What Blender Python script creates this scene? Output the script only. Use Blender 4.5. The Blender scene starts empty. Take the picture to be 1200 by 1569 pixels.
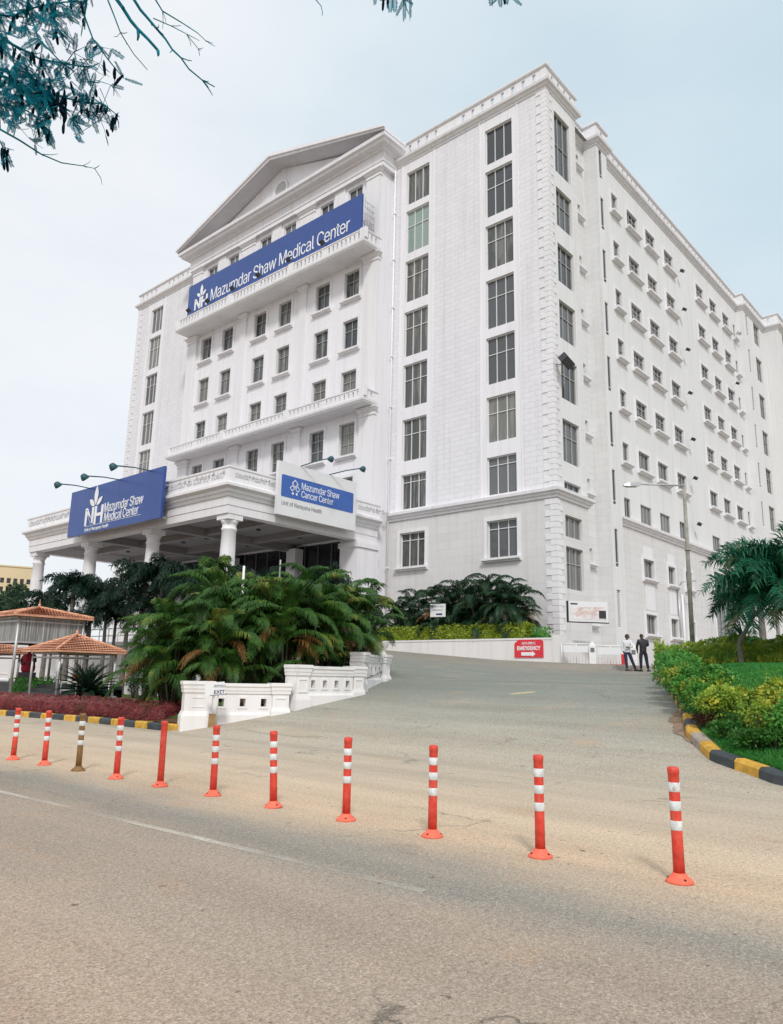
import bpy, bmesh, math, random
from mathutils import Vector, Matrix, noise
from mathutils.bvhtree import BVHTree
random.seed(7)
R = math.radians
PI = math.pi
sc = bpy.context.scene
COL = sc.collection

# ---------------------------------------------------------------- camera
FPX = 1165.86
CW, CH = 1200.0, 1569.0
def _n(v): return v.normalized()
_a = _n(Vector((-1356.0, -224.5, -FPX)))
_b = _n(Vector((1048.0, -275.5, -FPX)))
_u = _n(_b.cross(_a))
_b = _n(_a.cross(_u))
MW = Matrix((_b, _a, _u))            # world = MW @ camera vector
EYE = Vector((0, 0, 1.5))
def ray(x, y): return MW @ Vector((x - CW/2, -(y - CH/2), -FPX))
def at(x, y, D): return EYE + ray(x, y) * (D / FPX)
cam = bpy.data.cameras.new('camera')
cam.sensor_fit = 'VERTICAL'; cam.sensor_height = 36.0; cam.lens = 36.0 * FPX / CH
cam.clip_start = 0.05; cam.clip_end = 3000
camo = bpy.data.objects.new('camera', cam); COL.objects.link(camo)
camo.matrix_world = Matrix.Translation(EYE) @ MW.to_4x4()
sc.camera = camo

# ---------------------------------------------------------------- materials
def new_mat(name):
    m = bpy.data.materials.new(name); m.use_nodes = True
    nt = m.node_tree
    for n in list(nt.nodes): nt.nodes.remove(n)
    out = nt.nodes.new('ShaderNodeOutputMaterial')
    p = nt.nodes.new('ShaderNodeBsdfPrincipled')
    nt.links.new(p.outputs[0], out.inputs[0])
    return m, nt, p, out
def N(nt, t, **k):
    n = nt.nodes.new(t)
    for a, b in k.items():
        if a in n.inputs.keys(): n.inputs[a].default_value = b
        else: setattr(n, a, b)
    return n
def ramp(nt, src, stops, interp='LINEAR'):
    r = nt.nodes.new('ShaderNodeValToRGB'); r.color_ramp.interpolation = interp
    e = r.color_ramp.elements
    while len(e) < len(stops): e.new(0.5)
    for i, (p, c) in enumerate(stops):
        e[i].position = p
        e[i].color = (c, c, c, 1) if isinstance(c, (int, float)) else (*c, 1)
    nt.links.new(src, r.inputs[0]); return r.outputs[0]
def mixc(nt, fac, a, b, mode='MIX'):
    m = nt.nodes.new('ShaderNodeMix'); m.data_type = 'RGBA'; m.blend_type = mode
    for s, v in ((m.inputs[0], fac), (m.inputs[6], a), (m.inputs[7], b)):
        if isinstance(v, (int, float)): s.default_value = v
        elif isinstance(v, tuple): s.default_value = (*v, 1)
        else: nt.links.new(v, s)
    return m.outputs[2]
def noise_n(nt, vec, scale, detail=4, rough=.55):
    n = N(nt, 'ShaderNodeTexNoise'); n.inputs['Scale'].default_value = scale
    n.inputs['Detail'].default_value = detail; n.inputs['Roughness'].default_value = rough
    if vec is not None: nt.links.new(vec, n.inputs['Vector'])
    return n.outputs[0]
def scaled(nt, vec, s):
    m = N(nt, 'ShaderNodeMapping'); m.inputs['Scale'].default_value = s
    nt.links.new(vec, m.inputs[0]); return m.outputs[0]
def bump(nt, p, h, strength, dist=.02):
    b = N(nt, 'ShaderNodeBump'); b.inputs['Strength'].default_value = strength
    b.inputs['Distance'].default_value = dist
    nt.links.new(h, b.inputs['Height']); nt.links.new(b.outputs[0], p.inputs['Normal']); return b
def simple(name, c, rough=.6, var=.12, vscale=3.0, metal=0, spec=.5, bmp=0, bscale=40, obj=True, hue=None):
    m, nt, p, o = new_mat(name)
    tc = N(nt, 'ShaderNodeTexCoord'); v = tc.outputs['Object']
    n = noise_n(nt, v, vscale)
    a = tuple(max(0, x*(1-var)) for x in c); b = hue if hue else tuple(min(1, x*(1+var)) for x in c)
    col = ramp(nt, n, [(.3, a), (.7, b)])
    nt.links.new(col, p.inputs['Base Color'])
    p.inputs['Roughness'].default_value = rough; p.inputs['Metallic'].default_value = metal
    p.inputs['Specular IOR Level'].default_value = spec
    if name in ('orange_red_plastic', 'faded_orange_plastic', 'reflective_sleeve'):
        sc_n = noise_n(nt, scaled(nt, v, (30, 30, 9)), 1.0, 5, .75)
        oi = N(nt, 'ShaderNodeObjectInfo'); rr = ramp(nt, oi.outputs['Random'], [(0, .15), (1, .75)])
        mm = N(nt, 'ShaderNodeMath', operation='MULTIPLY'); nt.links.new(ramp(nt, sc_n, [(.54, 0.0), (.66, 1.0)]), mm.inputs[0]); nt.links.new(rr, mm.inputs[1])
        nt.links.new(mixc(nt, mm.outputs[0], col, (.30, .20, .13)), p.inputs['Base Color'])
    if bmp: bump(nt, p, noise_n(nt, v, bscale), bmp, .01)
    return m
M = {}
def wall_mat(name, base, block=None, streak=.05, w=.9, h=.36, mort=.010):
    m, nt, p, o = new_mat(name)
    g = N(nt, 'ShaderNodeNewGeometry')
    pos = N(nt, 'ShaderNodeSeparateXYZ'); nt.links.new(g.outputs['Position'], pos.inputs[0])
    nor = N(nt, 'ShaderNodeSeparateXYZ'); nt.links.new(g.outputs['True Normal'], nor.inputs[0])
    def mth(op, a, b=None):
        x = N(nt, 'ShaderNodeMath', operation=op)
        for i, v in enumerate((a, b)):
            if v is None: continue
            if isinstance(v, (int, float)): x.inputs[i].default_value = v
            else: nt.links.new(v, x.inputs[i])
        return x.outputs[0]
    ax = mth('GREATER_THAN', mth('ABSOLUTE', nor.outputs[0]), .5)
    ux = mth('MULTIPLY', pos.outputs[1], ax); uy = mth('MULTIPLY', pos.outputs[0], mth('SUBTRACT', 1.0, ax))
    u = mth('ADD', ux, uy)
    cv = N(nt, 'ShaderNodeCombineXYZ'); nt.links.new(u, cv.inputs[0]); nt.links.new(pos.outputs[2], cv.inputs[1])
    big = noise_n(nt, scaled(nt, g.outputs['Position'], (.35, .35, .12)), 1.0, 5)
    col = ramp(nt, big, [(.25, tuple(x*(1-streak) for x in base)), (.75, base)])
    drip = noise_n(nt, scaled(nt, g.outputs['Position'], (2.2, 2.2, .10)), 1.0, 6, .65)
    col = mixc(nt, ramp(nt, drip, [(.50, 0.0), (.80, .70)]), col, (base[0]*.74, base[1]*.74, base[2]*.72))
    fine = noise_n(nt, g.outputs['Position'], 9.0, 3)
    hgt = fine
    if block:
        br = N(nt, 'ShaderNodeTexBrick'); nt.links.new(cv.outputs[0], br.inputs['Vector'])
        br.inputs['Scale'].default_value = 1; br.inputs['Brick Width'].default_value = w
        br.inputs['Row Height'].default_value = h; br.inputs['Mortar Size'].default_value = mort
        br.inputs['Mortar Smooth'].default_value = .3
        br.inputs['Color1'].default_value = (1, 1, 1, 1); br.inputs['Color2'].default_value = (.955, .955, .955, 1)
        br.inputs['Mortar'].default_value = (block, block, block, 1)
        col = mixc(nt, 1.0, col, br.outputs['Color'], 'MULTIPLY')
        inv = mth('SUBTRACT', 1.0, br.outputs['Fac'])
        hgt = mth('ADD', mth('MULTIPLY', inv, 1.0), mth('MULTIPLY', fine, .25))
        bump(nt, p, hgt, .5, .03)
    else:
        bump(nt, p, fine, .12, .02)
    nt.links.new(col, p.inputs['Base Color'])
    p.inputs['Roughness'].default_value = .75; p.inputs['Specular IOR Level'].default_value = .25
    return m
M['block'] = wall_mat('block_plaster', (.785, .775, .81), block=.86, mort=.018)
M['plain'] = wall_mat('smooth_plaster', (.815, .805, .84))
M['side'] = wall_mat('side_plaster', (.755, .755, .755), streak=.08)
M['sideblock'] = wall_mat('side_block_plaster', (.745, .745, .745), block=.84, w=1.2, h=.5)
M['lower'] = wall_mat('lower_plaster', (.72, .705, .70), block=.93, w=1.4, h=.55, streak=.06)
M['trim'] = wall_mat('trim_plaster', (.80, .79, .81), streak=.06)
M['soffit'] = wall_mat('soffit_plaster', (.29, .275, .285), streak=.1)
M['soffit_light'] = wall_mat('rake_soffit_plaster', (.50, .49, .50), streak=.1)  # shade under the pediment rake put into a greyer plaster
M['garden_wall'] = wall_mat('garden_wall_paint', (.82, .80, .79), streak=.10)
M['frame'] = simple('window_frame_paint', (.74, .74, .74), .45, .05)
M['grey_frame'] = simple('grey_frame_paint', (.40, .40, .39), .5, .08)
M['darkframe'] = simple('dark_frame_paint', (.16, .17, .18), .4, .08)

def glass_mat(name, c1, c2, rough=.06, stripes=False):
    m, nt, p, o = new_mat(name)
    oi = N(nt, 'ShaderNodeObjectInfo')
    tc = N(nt, 'ShaderNodeTexCoord')
    col = ramp(nt, oi.outputs['Random'], [(0.0, c1), (.6, tuple((a+b)/2 for a, b in zip(c1, c2))), (1.0, c2)])
    if stripes:
        # curtains hanging behind the glass
        ad = N(nt, 'ShaderNodeVectorMath', operation='ADD')
        nt.links.new(tc.outputs['Object'], ad.inputs[0])
        cm = N(nt, 'ShaderNodeCombineXYZ')
        for i in range(3): nt.links.new(oi.outputs['Random'], cm.inputs[i])
        sm = N(nt, 'ShaderNodeVectorMath', operation='SCALE'); sm.inputs['Scale'].default_value = 37
        nt.links.new(cm.outputs[0], sm.inputs[0]); nt.links.new(sm.outputs[0], ad.inputs[1])
        n = noise_n(nt, scaled(nt, ad.outputs[0], (3.0, 1, .22)), 1.0, 4, .7)
        col = mixc(nt, ramp(nt, n, [(.50, 0.0), (.62, .55)]), col, (.30, .30, .28))
    nt.links.new(col, p.inputs['Base Color'])
    p.inputs['Roughness'].default_value = rough; p.inputs['Specular IOR Level'].default_value = .5
    p.inputs['IOR'].default_value = 1.6
    n = noise_n(nt, tc.outputs['Object'], .9, 2)
    bump(nt, p, n, .25, .08)
    return m
M['glass'] = glass_mat('window_glass', (.03, .035, .042), (.14, .145, .15))
M['glass_room'] = glass_mat('curtained_glass', (.018, .022, .022), (.17, .17, .155), stripes=True)
M['glass_dark'] = glass_mat('dark_glass', (.012, .012, .016), (.03, .03, .036))
M['glass_teal'] = glass_mat('pale_green_lit_glass', (.22, .30, .27), (.30, .38, .34))  # green light inside the room put into the glass colour
M['glass_warm'] = glass_mat('beige_screen_glass', (.36, .34, .24), (.42, .40, .30))

def leaf_mat(name, dark, light, hl=None, scale=6, trans=.25, rough=.5, spec=.35, odd=None):
    m, nt, p, o = new_mat(name)
    g = N(nt, 'ShaderNodeNewGeometry')
    n = noise_n(nt, g.outputs['Position'], scale, 5, .7)
    stops = [(.32, dark), (.58, light)]
    if hl: stops.append((.74, hl))
    col = ramp(nt, n, stops)
    if odd:
        n2 = noise_n(nt, g.outputs['Position'], 1.1, 4, .6)
        col = mixc(nt, ramp(nt, n2, [(.56, 0.0), (.66, .85)]), col, odd)
    nt.links.new(col, p.inputs['Base Color'])
    p.inputs['Roughness'].default_value = rough; p.inputs['Specular IOR Level'].default_value = spec
    if trans:
        t = N(nt, 'ShaderNodeBsdfTranslucent'); nt.links.new(col, t.inputs[0])
        mx = N(nt, 'ShaderNodeMixShader'); mx.inputs[0].default_value = trans
        nt.links.new(p.outputs[0], mx.inputs[1]); nt.links.new(t.outputs[0], mx.inputs[2])
        nt.links.new(mx.outputs[0], o.inputs[0])
    return m
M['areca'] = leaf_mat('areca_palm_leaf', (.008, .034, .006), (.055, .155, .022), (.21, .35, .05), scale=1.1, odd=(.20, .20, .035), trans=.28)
M['areca_dark'] = leaf_mat('dark_palm_leaf', (.006, .028, .010), (.018, .062, .024), (.05, .12, .05), scale=2.5)  # deeper green leaf for palms and shrubs
M['foxtail'] = leaf_mat('foxtail_palm_leaf', (.004, .016, .010), (.014, .045, .026), (.045, .10, .05), scale=1.6, spec=.25)
M['teal_palm'] = leaf_mat('blue_green_palm_leaf', (.003, .045, .030), (.018, .17, .08), (.07, .30, .10), scale=1.1)
M['olive'] = leaf_mat('olive_palm_leaf', (.06, .09, .02), (.16, .18, .05), (.26, .26, .10), scale=2.5)
M['dead'] = leaf_mat('dead_palm_leaf', (.16, .08, .03), (.34, .17, .05), (.42, .26, .10), scale=3)
M['teal_leaf'] = leaf_mat('teal_tree_leaf', (.001, .05, .08), (.003, .21, .29), (.008, .36, .46), scale=5, trans=.35, spec=.1)
M['pod'] = simple('seed_pod', (.0015, .010, .018), .9, .3, spec=.05)
M['twig'] = simple('twig_bark', (.003, .15, .20), .9, .5, 8, spec=.1)
M['bush'] = leaf_mat('bush_leaf', (.03, .16, .02), (.10, .32, .05), (.30, .46, .09), scale=2.4, odd=(.46, .45, .05))
M['hedge_y'] = leaf_mat('yellow_hedge_leaf', (.10, .19, .012), (.34, .42, .04), (.60, .60, .10), scale=5)
M['dark_red'] = leaf_mat('dark_red_plant_leaf', (.03, .02, .01), (.09, .03, .02), (.10, .10, .02), scale=6)
M['hedge_yg'] = leaf_mat('yellow_green_hedge_leaf', (.08, .22, .03), (.34, .46, .05), (.72, .66, .10), scale=2.2, odd=(.68, .60, .08))
M['hedge_g'] = leaf_mat('green_hedge_leaf', (.015, .08, .008), (.045, .17, .02), (.09, .25, .03), scale=5)
M['hedge_red'] = leaf_mat('red_hedge_leaf', (.11, .020, .026), (.32, .070, .070), (.48, .16, .14), scale=4, odd=(.13, .06, .035))
M['far_leaf'] = leaf_mat('far_tree_leaf', (.02, .05, .03), (.05, .10, .05), scale=1.2)
M['trunk'] = simple('palm_trunk', (.17, .155, .135), .9, .3, 6, bmp=.5)
M['cane'] = simple('palm_cane', (.040, .045, .02), .8, .35, 4)
M['bark'] = simple('tree_bark', (.02, .075, .085), .9, .3, 6, bmp=.6)
M['stem'] = simple('bush_stem', (.09, .06, .04), .9, .3, 8)
M['metal'] = simple('galvanised_metal', (.50, .50, .50), .45, .12, 5, metal=.4)
M['white_metal'] = simple('white_painted_steel', (.78, .78, .77), .4, .05)
M['dark_metal'] = simple('dark_painted_metal', (.03, .032, .035), .5, .2)
M['teal_metal'] = simple('teal_dark_metal', (.01, .07, .09), .5, .2)
M['pole'] = simple('weathered_pole', (.31, .295, .26), .7, .3, 4, bmp=.2)
M['sign_blue'] = simple('blue_sign_face', (.022, .066, .27), .35, .06, 1.0)
M['sign_blue_b'] = simple('bright_blue_sign_face', (.04, .12, .42), .35, .05, 1.0)
M['sign_white'] = simple('white_sign_face', (.72, .73, .74), .4, .03, 1.0)
M['letter'] = simple('white_lettering', (.82, .83, .84), .5, .02)
M['letter_grey'] = simple('grey_lettering', (.16, .16, .17), .6, .05)
M['letter_relief'] = simple('relief_lettering', (.50, .50, .52), .7, .05)
M['letter_navy'] = simple('navy_lettering', (.03, .04, .12), .6, .05)
M['red_sign'] = simple('red_sign_paint', (.70, .035, .055), .45, .05)
M['bollard'] = simple('orange_red_plastic', (.72, .038, .022), .5, .22, 14, bmp=.12, hue=(.78, .085, .05))
M['bollard_base'] = simple('faded_orange_plastic', (.86, .15, .085), .6, .12, 14)
M['bollard_dirty'] = simple('brown_dusty_plastic', (.23, .125, .04), .7, .2, 12)
M['reflect'] = simple('reflective_sleeve', (.66, .69, .69), .3, .18, 16)
M['hole'] = simple('dark_bolt_hole', (.06, .02, .02), .8, .1)
M['tile'] = None
M['black_stone'] = simple('black_stone', (.03, .03, .035), .35, .3)
M['red_cloth'] = simple('red_cloth', (.36, .012, .035), .8, .3, 5)
M['orange_cloth'] = simple('orange_cloth', (.60, .20, .08), .8, .3, 5)
M['brown_block'] = simple('brown_concrete_block', (.30, .19, .09), .9, .2, 9, bmp=.4)
M['bamboo'] = None
M['skin'] = simple('brown_skin', (.14, .075, .05), .55, .08)
M['hair'] = simple('black_hair', (.012, .011, .011), .6, .3, 20)
M['white_shirt'] = simple('white_shirt', (.68, .69, .72), .8, .06, 8)
M['navy_trousers'] = simple('navy_trousers', (.025, .035, .075), .85, .15, 8)
M['black_jacket'] = simple('black_jacket', (.018, .018, .024), .6, .3, 8)
M['dark_trousers'] = simple('dark_trousers', (.014, .016, .03), .85, .2, 8)
M['shoe'] = simple('black_shoe', (.012, .012, .012), .4, .2)
M['red_paint'] = simple('red_barrier_paint', (.55, .03, .03), .5, .1)
M['yellow_far'] = simple('pale_yellow_render', (.66, .54, .34), .8, .05, .2)
M['purple'] = simple('purple_paint', (.16, .06, .38), .5, .05)

def tile_mat():
    m, nt, p, o = new_mat('clay_roof_tiles')
    tc = N(nt, 'ShaderNodeTexCoord'); v = tc.outputs['Object']
    n = noise_n(nt, v, 2.5, 5, .7)
    col = ramp(nt, n, [(.3, (.52, .22, .12)), (.55, (.74, .38, .24)), (.75, (.80, .50, .36))])
    sp = N(nt, 'ShaderNodeSeparateXYZ'); nt.links.new(v, sp.inputs[0])
    w = N(nt, 'ShaderNodeMath', operation='PINGPONG'); w.inputs[1].default_value = .06
    nt.links.new(sp.outputs[2], w.inputs[0])
    cc = ramp(nt, w.outputs[0], [(0.0, .45), (.022, 1.0)])
    col = mixc(nt, 1.0, col, cc, 'MULTIPLY')
    nt.links.new(col, p.inputs['Base Color']); p.inputs['Roughness'].default_value = .8
    return m
M['tile'] = tile_mat()
def slat_mat():
    m, nt, p, o = new_mat('grey_reed_screen')
    tc = N(nt, 'ShaderNodeTexCoord')
    w = noise_n(nt, scaled(nt, tc.outputs['Object'], (14, 14, .35)), 1.0, 4, .7)
    col = ramp(nt, w, [(.35, (.13, .13, .125)), (.5, (.25, .25, .24)), (.66, (.52, .53, .53))])
    nt.links.new(col, p.inputs['Base Color']); p.inputs['Roughness'].default_value = .85
    return m
M['bamboo'] = slat_mat()

# ground family: asphalt with sand and dust lying on it in world metres
def asphalt(name):
    m, nt, p, o = new_mat(name)
    g = N(nt, 'ShaderNodeNewGeometry'); v = g.outputs['Position']
    sp = N(nt, 'ShaderNodeSeparateXYZ'); nt.links.new(v, sp.inputs[0])
    wob = noise_n(nt, scaled(nt, v, (.5, .35, .5)), 1.0, 5, .6)
    def mth(op, a, b):
        x = N(nt, 'ShaderNodeMath', operation=op)
        for i, q in enumerate((a, b)):
            if isinstance(q, (int, float)): x.inputs[i].default_value = q
            else: nt.links.new(q, x.inputs[i])
        return x.outputs[0]
    X = mth('ADD', sp.outputs[0], mth('MULTIPLY', mth('SUBTRACT', wob, .5), 1.6))
    fr = mth('DIVIDE', X, 45.0)
    def k(x): return x/45.0
    col = ramp(nt, fr, [
        (k(1.2), (.47, .345, .25)), (k(2.8), (.40, .32, .25)), (k(4.3), (.375, .305, .24)), (k(5.0), (.30, .275, .235)),
        (k(5.7), (.48, .385, .285)), (k(6.4), (.64, .48, .33)), (k(8.2), (.58, .465, .34)), (k(11.5), (.48, .415, .325)),
        (k(14.5), (.365, .345, .285)), (k(19), (.24, .258, .225)), (k(27), (.225, .243, .215)), (k(38), (.31, .27, .225))])
    # long traffic streaks parallel to the road and patches
    st = noise_n(nt, scaled(nt, v, (1.6, .16, 1)), 1.0, 6, .62)
    col = mixc(nt, 1.0, col, ramp(nt, st, [(.3, .86), (.72, 1.10)]), 'MULTIPLY')
    pt = noise_n(nt, v, .55, 6, .65)
    col = mixc(nt, ramp(nt, pt, [(.55, 0.0), (.75, .5)]), col, (.48, .36, .25))
    pt2 = noise_n(nt, scaled(nt, v, (.9, 1.1, .7)), .42, 6, .6)
    col = mixc(nt, ramp(nt, pt2, [(.56, 0.0), (.74, .2)]), col, (.24, .235, .22))
    # reddish mud stains, darker oily patches and old tyre tracks
    pm3 = noise_n(nt, scaled(nt, v, (1.3, .8, 1)), .8, 7, .7)
    col = mixc(nt, ramp(nt, pm3, [(.58, 0.0), (.70, .42)]), col, (.50, .30, .17))
    pm4 = noise_n(nt, scaled(nt, v, (1.0, .45, 1)), 1.5, 6, .68)
    col = mixc(nt, ramp(nt, pm4, [(.62, 0.0), (.74, .45)]), col, (.17, .155, .135))
    tt = N(nt, 'ShaderNodeTexWave'); tt.wave_type = 'BANDS'; tt.bands_direction = 'X'
    tt.inputs['Scale'].default_value = .19; tt.inputs['Distortion'].default_value = 2.2; tt.inputs['Detail'].default_value = 3; tt.inputs['Detail Scale'].default_value = .35
    nt.links.new(v, tt.inputs['Vector'])
    col = mixc(nt, 1.0, col, ramp(nt, tt.outputs['Fac'], [(.0, .955), (.35, 1.0), (1.0, 1.02)]), 'MULTIPLY')
    # cracks
    wv = N(nt, 'ShaderNodeVectorMath', operation='ADD'); nz = N(nt, 'ShaderNodeTexNoise'); nz.inputs['Scale'].default_value = 1.3; nz.inputs['Detail'].default_value = 6
    nt.links.new(v, nz.inputs['Vector']); sv_ = N(nt, 'ShaderNodeVectorMath', operation='SCALE'); sv_.inputs['Scale'].default_value = 1.1
    nt.links.new(nz.outputs['Color'], sv_.inputs[0]); nt.links.new(v, wv.inputs[0]); nt.links.new(sv_.outputs[0], wv.inputs[1])
    cv_ = N(nt, 'ShaderNodeTexVoronoi'); cv_.feature = 'DISTANCE_TO_EDGE'; cv_.inputs['Scale'].default_value = .30; nt.links.new(wv.outputs[0], cv_.inputs['Vector'])
    gate = noise_n(nt, v, .33, 3, .5)
    ck = mth('MULTIPLY', ramp(nt, cv_.outputs['Distance'], [(.0, .75), (.006, 0.0)]), ramp(nt, gate, [(.50, 0.0), (.60, 1.0)]))
    col = mixc(nt, ck, col, (.10, .09, .075))
    # gravel grain
    gr = noise_n(nt, v, 55, 4, .85)
    col = mixc(nt, 1.0, col, ramp(nt, gr, [(.34, .62), (.5, .98), (.66, 1.38)]), 'MULTIPLY')
    gr2 = noise_n(nt, v, 24, 3, .7)
    col = mixc(nt, 1.0, col, ramp(nt, gr2, [(.32, .80), (.5, 1.0), (.68, 1.16)]), 'MULTIPLY')
    vo = N(nt, 'ShaderNodeTexVoronoi'); vo.inputs['Scale'].default_value = 105; nt.links.new(v, vo.inputs['Vector'])
    sepc = N(nt, 'ShaderNodeSeparateColor'); nt.links.new(vo.outputs['Color'], sepc.inputs[0])
    stone = ramp(nt, sepc.outputs[0], [(.88, 0.0), (.93, .42)], 'LINEAR')
    col = mixc(nt, stone, col, (.66, .60, .52))
    stone2 = ramp(nt, sepc.outputs[1], [(.91, 0.0), (.95, .42)], 'LINEAR')
    col = mixc(nt, stone2, col, (.12, .11, .10))
    # sparse darker specks of dirt
    sk = noise_n(nt, v, 7.5, 3, .55)
    col = mixc(nt, ramp(nt, sk, [(.69, 0.0), (.73, .75)]), col, (.12, .09, .06))
    nt.links.new(col, p.inputs['Base Color'])
    p.inputs['Roughness'].default_value = .93; p.inputs['Specular IOR Level'].default_value = .2
    h = mth('ADD', gr, mth('MULTIPLY', vo.outputs['Distance'], .8))
    bump(nt, p, h, .45, .012)
    return m
M['asphalt'] = asphalt('dusty_asphalt')
def soil(name, a, b, s=1.5):
    m, nt, p, o = new_mat(name)
    g = N(nt, 'ShaderNodeNewGeometry'); v = g.outputs['Position']
    n = noise_n(nt, v, s, 6, .7); f = noise_n(nt, v, 60, 4, .8)
    col = ramp(nt, n, [(.3, a), (.7, b)])
    col = mixc(nt, 1.0, col, ramp(nt, f, [(.3, .7), (.7, 1.25)]), 'MULTIPLY')
    nt.links.new(col, p.inputs['Base Color']); p.inputs['Roughness'].default_value = .95
    p.inputs['Specular IOR Level'].default_value = .1
    bump(nt, p, f, .6, .03)
    return m
M['lawn'] = soil('lawn_turf', (.02, .13, .04), (.10, .19, .05), .5)
M['lawn_l'] = soil('left_lawn_turf', (.04, .13, .02), (.12, .22, .035), .6)  # yellower turf of the left garden
M['soil'] = soil('garden_soil', (.10, .06, .035), (.20, .12, .07))
M['earth'] = soil('dry_earth', (.22, .18, .13), (.32, .27, .20), .2)
M['grass'] = leaf_mat('grass_blades', (.015, .15, .03), (.05, .24, .035), (.14, .32, .05), scale=.8, trans=.2)
M['paint_y'] = simple('kerb_yellow_paint', (.58, .33, .045), .75, .28, 7, bmp=.3)
M['paint_k'] = simple('kerb_black_paint', (.045, .055, .062), .65, .3, 5, bmp=.2)
M['kerb_bare'] = simple('bare_kerb_concrete', (.36, .31, .26), .85, .2, 6, bmp=.3)

def line_mat():
    m, nt, p, o = new_mat('worn_white_road_paint')
    g = N(nt, 'ShaderNodeNewGeometry'); v = g.outputs['Position']
    p.inputs['Base Color'].default_value = (.74, .69, .60, 1); p.inputs['Roughness'].default_value = .9
    n = noise_n(nt, scaled(nt, v, (2.0, .55, 1)), 1.0, 3, .6); f = noise_n(nt, v, 38, 4, .8)
    a = ramp(nt, n, [(.38, .08), (.60, .75)]); b = ramp(nt, f, [(.34, .2), (.55, 1.0)])
    mm = N(nt, 'ShaderNodeMath', operation='MULTIPLY'); nt.links.new(a, mm.inputs[0]); nt.links.new(b, mm.inputs[1])
    t = N(nt, 'ShaderNodeBsdfTransparent'); mx = N(nt, 'ShaderNodeMixShader')
    nt.links.new(mm.outputs[0], mx.inputs[0]); nt.links.new(t.outputs[0], mx.inputs[1]); nt.links.new(p.outputs[0], mx.inputs[2])
    nt.links.new(mx.outputs[0], o.inputs[0]); return m
M['line'] = line_mat()

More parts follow.
